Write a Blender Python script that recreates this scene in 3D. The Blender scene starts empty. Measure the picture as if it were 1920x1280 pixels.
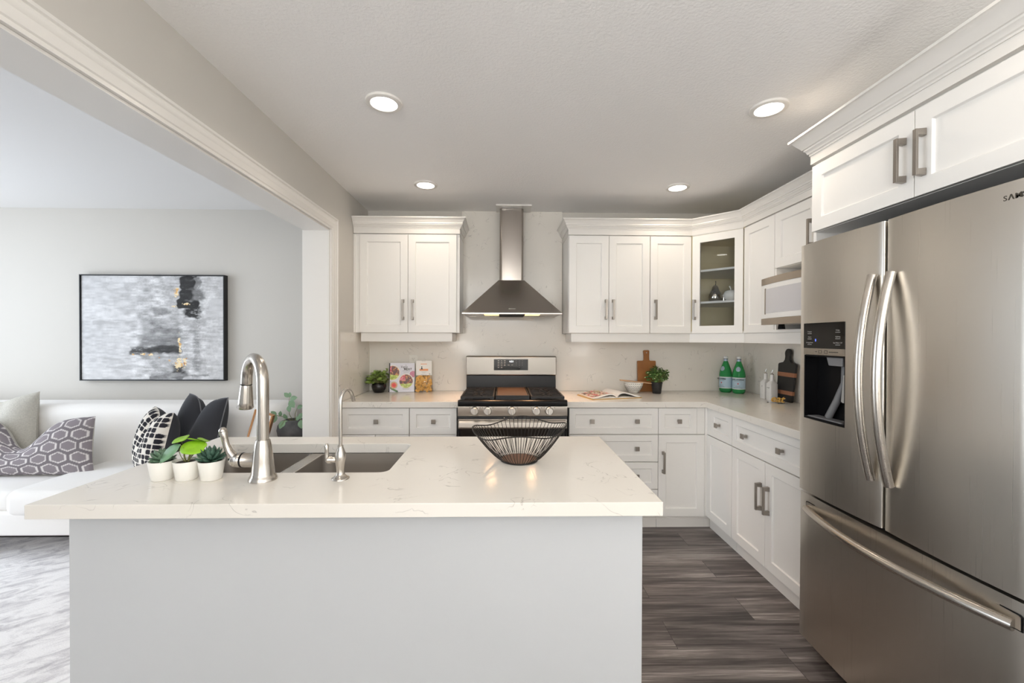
import bpy, bmesh, math, random
import numpy as np
from mathutils import Matrix, Vector
random.seed(7)
SC = bpy.context.scene
COL = SC.collection
PI = math.pi

# ------------------------------------------------------------------ camera
EYE = 1.361
FPX = 780.0
_yaw = math.atan((960 - 944.5) / FPX)
_pit = math.atan((640 - 634.0) / FPX)
_rol = 0.003
_F = Vector((math.sin(_yaw) * math.cos(_pit), math.cos(_yaw) * math.cos(_pit), -math.sin(_pit)))
_R = Vector((math.cos(_yaw), -math.sin(_yaw), 0))
_U = _R.cross(_F)
_R2 = math.cos(_rol) * _R + math.sin(_rol) * _U
_U2 = math.cos(_rol) * _U - math.sin(_rol) * _R
cam = bpy.data.cameras.new('camera')
cam.sensor_width = 36.0
cam.lens = FPX / 1920 * 36.0
cam.clip_start = 0.02
cam_o = bpy.data.objects.new('camera', cam)
COL.objects.link(cam_o)
cam_o.matrix_world = Matrix(((_R2.x, _U2.x, -_F.x, 0), (_R2.y, _U2.y, -_F.y, 0), (_R2.z, _U2.z, -_F.z, EYE), (0, 0, 0, 1)))
SC.camera = cam_o

# ------------------------------------------------------------------ world, daylight, exposure
SC.view_settings.view_transform = 'Standard'
SC.view_settings.look = 'None'
SC.view_settings.exposure = 0.04
SC.view_settings.gamma = 1.0
SC.view_settings.use_curve_mapping = False
SC.cycles.max_bounces = 10
SC.cycles.diffuse_bounces = 6
SC.cycles.glossy_bounces = 5
SC.cycles.transmission_bounces = 6
SC.cycles.transparent_max_bounces = 10
SC.cycles.sample_clamp_indirect = 6.0
SC.cycles.caustics_reflective = False
SC.cycles.caustics_refractive = False
SC.cycles.use_denoising = True

world = bpy.data.worlds.new('sky')
SC.world = world
world.use_nodes = True
wn = world.node_tree.nodes
bg = wn['Background']
bg.inputs['Color'].default_value = (0.80, 0.90, 1.0, 1)
bg.inputs['Strength'].default_value = 1.6


def area_light(name, loc, rot, sx, sy, power, color):
    l = bpy.data.lights.new(name, 'AREA')
    l.shape = 'RECTANGLE'
    l.size = sx
    l.size_y = sy
    l.energy = power
    l.color = color
    o = bpy.data.objects.new(name, l)
    o.location = loc
    o.rotation_euler = rot
    COL.objects.link(o)
    return o


DAY = (0.86, 0.94, 1.0)
# daylight: living-room window on the far left, plus added fill lamps at three made-up windows behind the camera
area_light('daylight_living_window', (-5.20, 1.75, 1.35), (0, math.radians(-97), 0), 1.7, 2.1, 66, (0.82, 0.90, 1.0))
area_light('fill_rear', (-.20, -3.38, 1.95), (math.radians(150), 0, 0), 1.6, .50, 50, (1.0, 0.975, 0.94))  # added fill lamp tilted up to brighten the ceiling
area_light('fill_left', (-1.10, -2.3, 1.35), (0, math.radians(-140), 0), 1.3, 1.6, 130, (1.0, 0.985, 0.96))  # added fill lamp aimed upward from the left; no such window is known
area_light('fill_right', (2.03, -1.8, 1.35), (0, math.radians(150), 0), 1.3, 1.6, 55, (1.0, 0.985, 0.96))  # added fill lamp on the right, also turned up at the ceiling
POT_POWER = 1.75
POT_COLOR = (1.0, 0.85, 0.68)


# ------------------------------------------------------------------ materials
def S(r, g, b):
    f = lambda c: c / 12.92 if c <= 0.04045 else ((c + 0.055) / 1.055) ** 2.4
    return (f(r / 255), f(g / 255), f(b / 255), 1.0)


def new_mat(name):
    m = bpy.data.materials.new(name)
    m.use_nodes = True
    nt = m.node_tree
    return m, nt, nt.nodes['Principled BSDF']


def mat(name, color, rough=0.5, metal=0.0, bump=None, var=0.0, var_scale=6.0, spec=None, coat=0.0, emit=None, emit_s=0.0, sheen=0.0):
    m, nt, b = new_mat(name)
    N, L = nt.nodes, nt.links
    b.inputs['Base Color'].default_value = color
    b.inputs['Roughness'].default_value = rough
    b.inputs['Metallic'].default_value = metal
    if spec is not None:
        b.inputs['Specular IOR Level'].default_value = spec
    if coat:
        b.inputs['Coat Weight'].default_value = coat
        b.inputs['Coat Roughness'].default_value = 0.1
    if sheen:
        b.inputs['Sheen Weight'].default_value = sheen
    if emit:
        b.inputs['Emission Color'].default_value = emit
        b.inputs['Emission Strength'].default_value = emit_s
    tc = N.new('ShaderNodeTexCoord')
    if var:
        n = N.new('ShaderNodeTexNoise')
        n.inputs['Scale'].default_value = var_scale
        n.inputs['Detail'].default_value = 4
        L.new(tc.outputs['Object'], n.inputs['Vector'])
        mx = N.new('ShaderNodeMix')
        mx.data_type = 'RGBA'
        mx.inputs['A'].default_value = tuple(c * (1 - var) for c in color[:3]) + (1,)
        mx.inputs['B'].default_value = tuple(min(1, c * (1 + var)) for c in color[:3]) + (1,)
        L.new(n.outputs['Fac'], mx.inputs['Factor'])
        L.new(mx.outputs['Result'], b.inputs['Base Color'])
    if bump:
        sc, st, dist = bump
        n = N.new('ShaderNodeTexNoise')
        n.inputs['Detail'].default_value = 3
        if isinstance(sc, tuple):
            mp = N.new('ShaderNodeMapping')
            mp.inputs['Scale'].default_value = sc
            L.new(tc.outputs['Object'], mp.inputs['Vector'])
            L.new(mp.outputs['Vector'], n.inputs['Vector'])
            n.inputs['Scale'].default_value = 1.0
        else:
            n.inputs['Scale'].default_value = sc
            L.new(tc.outputs['Object'], n.inputs['Vector'])
        bp = N.new('ShaderNodeBump')
        bp.inputs['Strength'].default_value = st
        bp.inputs['Distance'].default_value = dist
        L.new(n.outputs['Fac'], bp.inputs['Height'])
        L.new(bp.outputs['Normal'], b.inputs['Normal'])
    return m


def vcol_mat(name, rough=0.6, metal=0.0, bump=None):
    m = mat(name, (1, 1, 1, 1), rough, metal, bump)
    nt = m.node_tree
    a = nt.nodes.new('ShaderNodeVertexColor')
    a.layer_name = 'Col'
    nt.links.new(a.outputs['Color'], nt.nodes['Principled BSDF'].inputs['Base Color'])
    return m


def quartz_mat(name):
    m, nt, b = new_mat(name)
    N, L = nt.nodes, nt.links
    b.inputs['Roughness'].default_value = 0.13
    b.inputs['Specular IOR Level'].default_value = 0.45
    tc = N.new('ShaderNodeTexCoord')
    cloud = N.new('ShaderNodeTexNoise')
    cloud.inputs['Scale'].default_value = 3.0
    cloud.inputs['Detail'].default_value = 5
    L.new(tc.outputs['Object'], cloud.inputs['Vector'])
    base = N.new('ShaderNodeMix')
    base.data_type = 'RGBA'
    base.inputs['A'].default_value = S(226, 221, 212)
    base.inputs['B'].default_value = S(236, 232, 225)
    L.new(cloud.outputs['Fac'], base.inputs['Factor'])
    # short squiggly veins: the thin zero set of a noise, kept only where a second noise is high
    v1 = N.new('ShaderNodeTexNoise')
    v1.inputs['Scale'].default_value = 7.0
    v1.inputs['Detail'].default_value = 3.0
    v1.inputs['Distortion'].default_value = 1.4
    L.new(tc.outputs['Object'], v1.inputs['Vector'])
    s = N.new('ShaderNodeMath'); s.operation = 'SUBTRACT'; s.inputs[1].default_value = 0.5
    L.new(v1.outputs['Fac'], s.inputs[0])
    a = N.new('ShaderNodeMath'); a.operation = 'ABSOLUTE'
    L.new(s.outputs[0], a.inputs[0])
    r1 = N.new('ShaderNodeMapRange')
    r1.inputs['From Min'].default_value = 0.001
    r1.inputs['From Max'].default_value = 0.012
    r1.inputs['To Min'].default_value = 1.0
    r1.inputs['To Max'].default_value = 0.0
    L.new(a.outputs[0], r1.inputs['Value'])
    v2 = N.new('ShaderNodeTexNoise')
    v2.inputs['Scale'].default_value = 8.5
    v2.inputs['Detail'].default_value = 2.0
    L.new(tc.outputs['Object'], v2.inputs['Vector'])
    r2 = N.new('ShaderNodeMapRange')
    r2.inputs['From Min'].default_value = 0.535
    r2.inputs['From Max'].default_value = 0.60
    L.new(v2.outputs['Fac'], r2.inputs['Value'])
    mu = N.new('ShaderNodeMath'); mu.operation = 'MULTIPLY'
    L.new(r1.outputs['Result'], mu.inputs[0]); L.new(r2.outputs['Result'], mu.inputs[1])
    m2 = N.new('ShaderNodeMath'); m2.operation = 'MULTIPLY'; m2.inputs[1].default_value = 0.42
    L.new(mu.outputs[0], m2.inputs[0])
    mx = N.new('ShaderNodeMix'); mx.data_type = 'RGBA'
    mx.inputs['B'].default_value = S(140, 134, 128)
    L.new(m2.outputs[0], mx.inputs['Factor']); L.new(base.outputs['Result'], mx.inputs['A'])
    L.new(mx.outputs['Result'], b.inputs['Base Color'])
    return m


def plank_mat(name):
    m, nt, b = new_mat(name)
    N, L = nt.nodes, nt.links
    tc = N.new('ShaderNodeTexCoord')
    br = N.new('ShaderNodeTexBrick')
    br.inputs['Scale'].default_value = 1.0
    br.inputs['Brick Width'].default_value = 1.22
    br.inputs['Row Height'].default_value = 0.18
    br.inputs['Mortar Size'].default_value = 0.0012
    br.inputs['Bias'].default_value = 0.0
    br.offset = 0.37
    br.inputs['Color1'].default_value = (0, 0, 0, 1)
    br.inputs['Color2'].default_value = (1, 1, 1, 1)
    br.inputs['Mortar'].default_value = (0.3, 0.3, 0.3, 1)
    L.new(tc.outputs['Object'], br.inputs['Vector'])
    # per-plank shift of the grain
    mp = N.new('ShaderNodeMapping')
    mp.inputs['Scale'].default_value = (0.9, 14.0, 1.0)
    L.new(tc.outputs['Object'], mp.inputs['Vector'])
    cmb = N.new('ShaderNodeCombineXYZ')
    mm = N.new('ShaderNodeMath'); mm.operation = 'MULTIPLY'; mm.inputs[1].default_value = 37.0
    L.new(br.outputs['Color'], mm.inputs[0]); L.new(mm.outputs[0], cmb.inputs['X']); L.new(mm.outputs[0], cmb.inputs['Z'])
    add = N.new('ShaderNodeVectorMath'); add.operation = 'ADD'
    L.new(mp.outputs['Vector'], add.inputs[0]); L.new(cmb.outputs['Vector'], add.inputs[1])
    n1 = N.new('ShaderNodeTexNoise')
    n1.inputs['Scale'].default_value = 1.4; n1.inputs['Detail'].default_value = 7; n1.inputs['Roughness'].default_value = 0.62; n1.inputs['Distortion'].default_value = 0.5
    L.new(add.outputs[0], n1.inputs['Vector'])
    mp2 = N.new('ShaderNodeVectorMath'); mp2.operation = 'MULTIPLY'; mp2.inputs[1].default_value = (2.2, 4.5, 1)
    L.new(add.outputs[0], mp2.inputs[0])
    n2 = N.new('ShaderNodeTexNoise')
    n2.inputs['Scale'].default_value = 1.6; n2.inputs['Detail'].default_value = 6; n2.inputs['Roughness'].default_value = 0.7
    L.new(mp2.outputs[0], n2.inputs['Vector'])
    cr = N.new('ShaderNodeValToRGB')
    e = cr.color_ramp.elements
    e[0].position = 0.36; e[0].color = S(48, 43, 42)
    e[1].position = 0.64; e[1].color = S(168, 161, 156)
    k = e.new(0.45); k.color = S(80, 73, 71)
    k = e.new(0.55); k.color = S(118, 111, 108)
    av = N.new('ShaderNodeMath'); av.operation = 'MULTIPLY_ADD'; av.inputs[1].default_value = 0.4
    L.new(n2.outputs['Fac'], av.inputs[0])
    s6 = N.new('ShaderNodeMath'); s6.operation = 'MULTIPLY'; s6.inputs[1].default_value = 0.6
    L.new(n1.outputs['Fac'], s6.inputs[0]); L.new(s6.outputs[0], av.inputs[2])
    # plank tone
    tone = N.new('ShaderNodeMath'); tone.operation = 'MULTIPLY_ADD'; tone.inputs[1].default_value = 0.10
    sub = N.new('ShaderNodeMath'); sub.operation = 'SUBTRACT'; sub.inputs[1].default_value = 0.05
    L.new(br.outputs['Color'], tone.inputs[0]); L.new(av.outputs[0], tone.inputs[2]); L.new(tone.outputs[0], sub.inputs[0])
    L.new(sub.outputs[0], cr.inputs['Fac'])
    jm = N.new('ShaderNodeMix'); jm.data_type = 'RGBA'
    jm.inputs['B'].default_value = S(40, 36, 35)
    L.new(br.outputs['Fac'], jm.inputs['Factor']); L.new(cr.outputs['Color'], jm.inputs['A'])
    L.new(jm.outputs['Result'], b.inputs['Base Color'])
    b.inputs['Roughness'].default_value = 0.42
    bp = N.new('ShaderNodeBump'); bp.inputs['Strength'].default_value = 0.15; bp.inputs['Distance'].default_value = 0.002
    L.new(n2.outputs['Fac'], bp.inputs['Height']); L.new(bp.outputs['Normal'], b.inputs['Normal'])
    return m


def steel_mat(name, color, rough=0.27, stretch=(3, 3, 500), aniso=0.0, st=0.12):
    """brushed metal: fine streaks in roughness and normal along one axis"""
    m, nt, b = new_mat(name)
    N, L = nt.nodes, nt.links
    b.inputs['Base Color'].default_value = color
    b.inputs['Metallic'].default_value = 1.0
    tc = N.new('ShaderNodeTexCoord')
    mp = N.new('ShaderNodeMapping'); mp.inputs['Scale'].default_value = stretch
    n = N.new('ShaderNodeTexNoise'); n.inputs['Scale'].default_value = 1.0; n.inputs['Detail'].default_value = 2
    L.new(tc.outputs['Object'], mp.inputs['Vector']); L.new(mp.outputs['Vector'], n.inputs['Vector'])
    r = N.new('ShaderNodeMapRange')
    r.inputs['To Min'].default_value = rough - 0.06; r.inputs['To Max'].default_value = rough + 0.06
    L.new(n.outputs['Fac'], r.inputs['Value']); L.new(r.outputs['Result'], b.inputs['Roughness'])
    bp = N.new('ShaderNodeBump'); bp.inputs['Strength'].default_value = st; bp.inputs['Distance'].default_value = 0.0006
    L.new(n.outputs['Fac'], bp.inputs['Height']); L.new(bp.outputs['Normal'], b.inputs['Normal'])
    return m


def glass_mat(name, tint=(1, 1, 1, 1), refl=1.0):
    m = bpy.data.materials.new(name)
    m.use_nodes = True
    nt = m.node_tree
    N, L = nt.nodes, nt.links
    N.remove(N['Principled BSDF'])
    tr = N.new('ShaderNodeBsdfTransparent'); tr.inputs['Color'].default_value = tint
    gl = N.new('ShaderNodeBsdfGlossy'); gl.inputs['Roughness'].default_value = 0.02
    fr = N.new('ShaderNodeFresnel'); fr.inputs['IOR'].default_value = 1.5
    mx = N.new('ShaderNodeMixShader')
    ml = N.new('ShaderNodeMath'); ml.operation = 'MULTIPLY'; ml.inputs[1].default_value = refl
    L.new(fr.outputs['Fac'], ml.inputs[0]); L.new(ml.outputs[0], mx.inputs['Fac'])
    L.new(tr.outputs[0], mx.inputs[1]); L.new(gl.outputs[0], mx.inputs[2])
    L.new(mx.outputs[0], N['Material Output'].inputs['Surface'])
    return m


M = {}
M['wall'] = mat('painted_wall', S(206, 202, 195), 0.65, bump=(220, 0.08, 0.0008))
M['rearwall'] = mat('white_rear_wall', S(240, 240, 238), 0.65)  # unseen walls made white so they bounce more light into the kitchen
M['ceiling'] = mat('textured_ceiling', S(248, 247, 246), 0.8, bump=(95, 0.55, 0.0035))
M['livceil'] = mat('smooth_ceiling', S(232, 231, 230), 0.8, bump=(120, 0.15, 0.002))
M['trim'] = mat('gloss_white_trim', S(232, 229, 224), 0.28)
M['white'] = mat('white_lacquer', S(240, 238, 234), 0.34)
M['inner'] = mat('cabinet_interior', S(238, 226, 190), 0.5)
M['island'] = mat('grey_white_panel', S(197, 199, 201), 0.5, bump=(300, 0.04, 0.0005))
M['quartz'] = quartz_mat('veined_quartz')
M['floor'] = plank_mat('grey_vinyl_planks')
M['steelV'] = steel_mat('brushed_steel_vertical', S(212, 207, 199), 0.30, (900, 900, 2.0), st=0.03)
M['steelH'] = steel_mat('brushed_steel_horizontal', S(190, 184, 176), 0.26, (2.0, 900, 900), st=0.03)
M['steelHood'] = steel_mat('brushed_hood_steel', S(176, 169, 162), 0.22, (900, 900, 2.0), st=0.03)
M['nickel'] = steel_mat('brushed_nickel', S(192, 186, 178), 0.25, (4, 4, 4), st=0.0)
M['pull'] = steel_mat('satin_nickel_pull', S(164, 157, 149), 0.36, (4, 4, 4), st=0.0)
M['chrome'] = mat('chrome', S(220, 220, 220), 0.1, 1.0)
M['sink'] = steel_mat('sink_steel', S(186, 181, 175), 0.38, (3, 300, 300), st=0.02)
M['black'] = mat('black_enamel', S(15, 15, 17), 0.28, spec=0.2)
M['console'] = steel_mat('console_steel', S(150, 145, 138), 0.36, (2.0, 900, 900), st=0.02)
M['knobsteel'] = mat('polished_knob', S(226, 222, 216), 0.3, 0.85)
M['rangesteel'] = steel_mat('range_front_steel', S(214, 208, 200), 0.40, (2.0, 900, 900), st=0.02)
M['blackmatte'] = mat('black_matte', S(24, 24, 25), 0.6)
M['iron'] = mat('cast_iron', S(34, 33, 33), 0.55, bump=(180, 0.2, 0.001))
M['griddle'] = mat('griddle_plate', S(104, 84, 68), 0.4, 0.4, var=0.25, var_scale=9)
M['blackglass'] = mat('black_glass', S(14, 13, 13), 0.06)
M['gap'] = mat('dark_recess', S(14, 14, 14), 0.8)
M['darkgrey'] = mat('dark_grey_plastic', S(58, 58, 60), 0.4)
M['midgrey'] = mat('grey_plastic', S(122, 122, 124), 0.45)
M['wire'] = mat('bronze_wire', S(46, 42, 40), 0.45, 0.6)
M['copperbase'] = mat('bronze_plate', S(112, 82, 68), 0.4, 0.6, var=0.1)
M['glass'] = glass_mat('clear_glass', (0.97, 0.98, 0.98, 1), 1.0)
M['pane'] = glass_mat('window_pane', (1, 1, 1, 1), 0.6)
M['lamp'] = mat('lamp_lens', (1, 1, 1, 1), 0.4, emit=(1.0, 0.95, 0.88, 1), emit_s=9.0)
M['halogen'] = mat('halogen_lens', (1, 0.85, 0.6, 1), 0.4, emit=(1.0, 0.60, 0.18, 1), emit_s=2.6)
M['display'] = mat('lit_digits', (1, 1, 1, 1), 0.5, emit=(0.85, 0.93, 1.0, 1), emit_s=1.6)
M['bluelit'] = mat('blue_indicator', (0.1, 0.15, 0.8, 1), 0.5, emit=(0.15, 0.25, 1.0, 1), emit_s=0.6)
M['mark'] = mat('pale_print', S(168, 166, 162), 0.5)
M['ink'] = mat('dark_print', S(40, 38, 38), 0.5)
M['logo'] = mat('dark_metal_letters', S(88, 83, 76), 0.35, 0.7)
M['ceramic'] = mat('white_ceramic', S(240, 238, 232), 0.3)
M['bottleceramic'] = mat('satin_white_ceramic', S(236, 235, 233), 0.35)
M['soil'] = mat('dark_soil', S(48, 40, 34), 0.9, bump=(150, 0.6, 0.004))
M['blackpot'] = mat('glossy_black_pot', S(26, 24, 25), 0.25)
M['mattpot'] = mat('black_plastic_pot', S(34, 33, 34), 0.5)
M['leafA'] = mat('variegated_leaf', S(150, 178, 92), 0.45, var=0.5, var_scale=45)
M['leafB'] = mat('boxwood_leaf', S(82, 116, 54), 0.5, var=0.4, var_scale=50)
M['blossom'] = mat('pale_bud', S(196, 204, 150), 0.5)
M['succ'] = mat('succulent_leaf', S(84, 112, 88), 0.5, var=0.2, var_scale=60)
M['succ2'] = mat('deep_succulent_leaf', S(66, 98, 82), 0.5, var=0.2, var_scale=60)
M['lime'] = mat('lime_leaf', S(138, 188, 36), 0.4, var=0.12, var_scale=40)
M['sage'] = mat('sage_leaf', S(112, 152, 116), 0.45, var=0.2, var_scale=40)
M['euca'] = mat('eucalyptus_leaf', S(126, 156, 122), 0.5, var=0.25, var_scale=30)
M['stem'] = mat('plant_stem', S(122, 122, 70), 0.6)
M['walnut'] = mat('warm_wood', S(150, 96, 44), 0.45, var=0.3, var_scale=14, bump=((6, 6, 1.2), 0.1, 0.001))
M['beech'] = mat('pale_wood', S(214, 172, 132), 0.5, var=0.1, var_scale=12)
M['ebony'] = mat('black_stained_wood', S(34, 32, 31), 0.5, bump=((60, 60, 5), 0.15, 0.001))
M['inlay'] = mat('tan_wood_inlay', S(158, 106, 76), 0.5, var=0.15, var_scale=30)
M['gold'] = mat('polished_gold', S(226, 178, 96), 0.16, 1.0)
M['copper'] = mat('rose_gold', S(222, 166, 120), 0.25, 0.9)
M['acrylic'] = glass_mat('clear_acrylic', (0.95, 0.95, 0.97, 1), 1.0)
M['paper'] = mat('paper', S(240, 238, 234), 0.7)
M['pageedge'] = mat('page_edges', S(220, 217, 210), 0.8)
M['yellowcover'] = mat('mustard_cover', S(196, 152, 46), 0.5)
M['navy'] = mat('dark_spine', S(28, 28, 34), 0.5)
M['pasta'] = mat('dry_pasta', S(226, 174, 92), 0.6, var=0.15, var_scale=50)
M['orange'] = mat('orange_print', S(236, 160, 112), 0.6)
M['cello'] = glass_mat('cellophane', (0.99, 0.97, 0.93, 1), 0.6)
M['label'] = mat('pale_blue_label', S(184, 208, 222), 0.5)
M['redstar'] = mat('red_star', S(206, 44, 44), 0.5)
M['caplight'] = mat('white_cap', S(232, 234, 234), 0.4)
M['foil'] = mat('silver_foil', S(170, 186, 204), 0.35, 0.5)
M['sofa'] = mat('cream_upholstery', S(246, 243, 239), 0.9, bump=(420, 0.25, 0.0012), sheen=0.2)
M['sofaleg'] = mat('dark_leg', S(48, 44, 42), 0.5)
M['beige'] = mat('oatmeal_weave', S(196, 192, 182), 0.95, var=0.25, var_scale=110, bump=(260, 0.7, 0.003))
M['pillow'] = vcol_mat('woven_pattern', 0.9, bump=(380, 0.25, 0.001))
M['black_linen'] = mat('charcoal_linen', S(50, 51, 56), 0.9, bump=(200, 0.25, 0.001), sheen=0.1)
M['piping'] = mat('grey_piping', S(112, 112, 116), 0.8)
M['paint'] = vcol_mat('painted_canvas', 0.85, bump=((30, 30, 90), 0.2, 0.001))
M['cover'] = vcol_mat('printed_cover', 0.3)
M['frame'] = mat('black_frame', S(24, 24, 26), 0.45)
M['stone'] = mat('charcoal_stone', S(84, 83, 84), 0.75, var=0.6, var_scale=22, bump=((40, 40, 8), 0.4, 0.003))
M['outlet'] = mat('outlet_plastic', S(232, 230, 222), 0.4)
M['mwglass'] = mat('microwave_window', S(206, 204, 206), 0.22)
M['mwstrip'] = steel_mat('microwave_strip', S(170, 158, 144), 0.4, (4, 4, 4), st=0.0)
M['silver'] = mat('mercury_glass', S(226, 222, 216), 0.12, 1.0, bump=(70, 0.5, 0.004))
M['whitecer'] = mat('matte_white_ceramic', S(238, 236, 232), 0.45)


def green_glass():
    m, nt, b = new_mat('green_bottle')
    b.inputs['Base Color'].default_value = S(84, 206, 124)
    b.inputs['Roughness'].default_value = 0.06
    b.inputs['Transmission Weight'].default_value = 0.62
    b.inputs['IOR'].default_value = 1.2
    return m


M['green'] = green_glass()


def rug_mat():
    m, nt, b = new_mat('mottled_rug')
    N, L = nt.nodes, nt.links
    tc = N.new('ShaderNodeTexCoord')
    rot = N.new('ShaderNodeMapping'); rot.inputs['Rotation'].default_value = (0, 0, -0.62)
    mp = N.new('ShaderNodeMapping'); mp.inputs['Scale'].default_value = (4.2, 9.5, 1)
    L.new(tc.outputs['Object'], rot.inputs['Vector']); L.new(rot.outputs['Vector'], mp.inputs['Vector'])
    n = N.new('ShaderNodeTexNoise'); n.inputs['Scale'].default_value = 1.7; n.inputs['Detail'].default_value = 9; n.inputs['Roughness'].default_value = 0.68; n.inputs['Distortion'].default_value = 0.7
    L.new(mp.outputs['Vector'], n.inputs['Vector'])
    cr = N.new('ShaderNodeValToRGB')
    e = cr.color_ramp.elements
    e[0].position = 0.33; e[0].color = S(190, 187, 190)
    e[1].position = 0.55; e[1].color = S(246, 244, 244)
    L.new(n.outputs['Fac'], cr.inputs['Fac']); L.new(cr.outputs['Color'], b.inputs['Base Color'])
    b.inputs['Roughness'].default_value = 0.95
    n2 = N.new('ShaderNodeTexNoise'); n2.inputs['Scale'].default_value = 160
    L.new(tc.outputs['Object'], n2.inputs['Vector'])
    bp = N.new('ShaderNodeBump'); bp.inputs['Strength'].default_value = 0.4; bp.inputs['Distance'].default_value = 0.004
    L.new(n2.outputs['Fac'], bp.inputs['Height']); L.new(bp.outputs['Normal'], b.inputs['Normal'])
    return m


M['rug'] = rug_mat()


# ------------------------------------------------------------------ mesh helpers
class MB:
    """a small mesh builder: collects shapes, becomes ONE mesh object"""

    def __init__(self):
        self.v = []; self.f = []; self.c = None; self.mi = []

    def add(self, verts, faces, tf=None, mi=0):
        o = len(self.v)
        for p in verts:
            p = Vector(p)
            self.v.append(tf @ p if tf is not None else p)
        for f in faces:
            self.f.append([i + o for i in f])
            self.mi.append(mi)
        return self

    def box(self, x0, x1, y0, y1, z0, z1, tf=None, mi=0):
        vs = [(x, y, z) for z in (z0, z1) for y in (y0, y1) for x in (x0, x1)]
        fs = [(0, 2, 3, 1), (4, 5, 7, 6), (0, 1, 5, 4), (2, 6, 7, 3), (0, 4, 6, 2), (1, 3, 7, 5)]
        return self.add(vs, fs, tf, mi)

    def prism(self, poly, h0, h1, fn=None, tf=None, mi=0):
        """poly: 2D points; fn maps (a, b, h) to 3D (default extrudes along z)"""
        fn = fn or (lambda a, b, h: (a, b, h))
        n = len(poly)
        vs = [fn(a, b, h0) for a, b in poly] + [fn(a, b, h1) for a, b in poly]
        fs = [list(range(n))[::-1], list(range(n, 2 * n))] + [(i, (i + 1) % n, n + (i + 1) % n, n + i) for i in range(n)]
        return self.add(vs, fs, tf, mi)

    def lathe(self, prof, n=24, tf=None, cap=True, mi=0, squash=None):
        """prof: (radius, z) from bottom to top"""
        vs, fs = [], []
        for r, z in prof:
            for k in range(n):
                a = 2 * PI * k / n
                vs.append((r * math.cos(a), r * math.sin(a), z))
        for j in range(len(prof) - 1):
            for k in range(n):
                fs.append((j * n + k, j * n + (k + 1) % n, (j + 1) * n + (k + 1) % n, (j + 1) * n + k))
        if cap:
            if prof[0][0] > 1e-6:
                fs.append(list(range(n))[::-1])
            if prof[-1][0] > 1e-6:
                fs.append([(len(prof) - 1) * n + k for k in range(n)])
        return self.add(vs, fs, tf, mi)

    def tube(self, path, r, n=8, closed=False, flat=None, tf=None, mi=0, ref=None):
        """swept round tube; r may be a list; flat=(sx, sy) squashes the section"""
        P = [Vector(p) for p in path]
        m = len(P)
        R = r if isinstance(r, (list, tuple)) else [r] * m
        sx, sy = flat or (1, 1)
        vs, fs = [], []
        up = Vector(ref) if ref else None
        for i in range(m):
            if closed:
                t = P[(i + 1) % m] - P[i - 1]
            else:
                t = P[min(i + 1, m - 1)] - P[max(i - 1, 0)]
            t.normalize()
            if up is None or (ref is None and i == 0):
                a = Vector((0, 0, 1)) if abs(t.z) < 0.9 else Vector((1, 0, 0))
                up = (a - t * a.dot(t)).normalized()
            u = (up - t * up.dot(t)).normalized()
            if ref is None:
                up = u
            w = t.cross(u)
            for k in range(n):
                a = 2 * PI * k / n
                vs.append(P[i] + u * (math.cos(a) * R[i] * sx) + w * (math.sin(a) * R[i] * sy))
        seg = m if closed else m - 1
        for i in range(seg):
            j = (i + 1) % m
            for k in range(n):
                fs.append((i * n + k, i * n + (k + 1) % n, j * n + (k + 1) % n, j * n + k))
        if not closed:
            fs.append(list(range(n))[::-1])
            fs.append([(m - 1) * n + k for k in range(n)])
        return self.add(vs, fs, tf, mi)

    def sweep(self, path, prof, fn, tf=None, mi=0):
        """mitred sweep of profile (offset to the right of the path, height) along a 2D polyline"""
        n = len(path)
        D = []
        for i in range(n - 1):
            dx, dy = path[i + 1][0] - path[i][0], path[i + 1][1] - path[i][1]
            l = math.hypot(dx, dy)
            D.append((dx / l, dy / l))
        vs, fs = [], []
        for i in range(n):
            a = D[max(i - 1, 0)]; b = D[min(i, n - 2)]
            na, nb = (a[1], -a[0]), (b[1], -b[0])
            mx, my = na[0] + nb[0], na[1] + nb[1]
            l2 = mx * mx + my * my
            mx, my = 2 * mx / l2, 2 * my / l2
            for o, h in prof:
                vs.append(fn(path[i][0] + mx * o, path[i][1] + my * o, h))
        k = len(prof)
        for i in range(n - 1):
            for j in range(k):
                fs.append((i * k + j, i * k + (j + 1) % k, (i + 1) * k + (j + 1) % k, (i + 1) * k + j))
        fs.append(list(range(k))); fs.append([(n - 1) * k + j for j in range(k)][::-1])
        return self.add(vs, fs, tf, mi)

    def grid(self, fn, nu, nv, tf=None, col=None, mi=0):
        """fn(i/nu, j/nv) -> point; col likewise -> rgb"""
        o = len(self.v)
        vs = []
        for j in range(nv + 1):
            for i in range(nu + 1):
                vs.append(fn(i / nu, j / nv))
                if col:
                    if self.c is None:
                        self.c = {}
                    self.c[o + len(vs) - 1] = col(i / nu, j / nv)
        fs = [(j * (nu + 1) + i, j * (nu + 1) + i + 1, (j + 1) * (nu + 1) + i + 1, (j + 1) * (nu + 1) + i) for j in range(nv) for i in range(nu)]
        return self.add(vs, fs, tf, mi)

    def ball(self, cx, cy, cz, rx, ry, rz, n=16, m=10, tf=None, mi=0):
        prof = [(max(1e-7, math.sin(PI * j / m)), -math.cos(PI * j / m)) for j in range(m + 1)]
        t = Matrix.Translation((cx, cy, cz)) @ Matrix.Diagonal((rx, ry, rz, 1))
        return self.lathe(prof, n, tf @ t if tf is not None else t, cap=False, mi=mi)


ROOTM = {}


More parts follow.
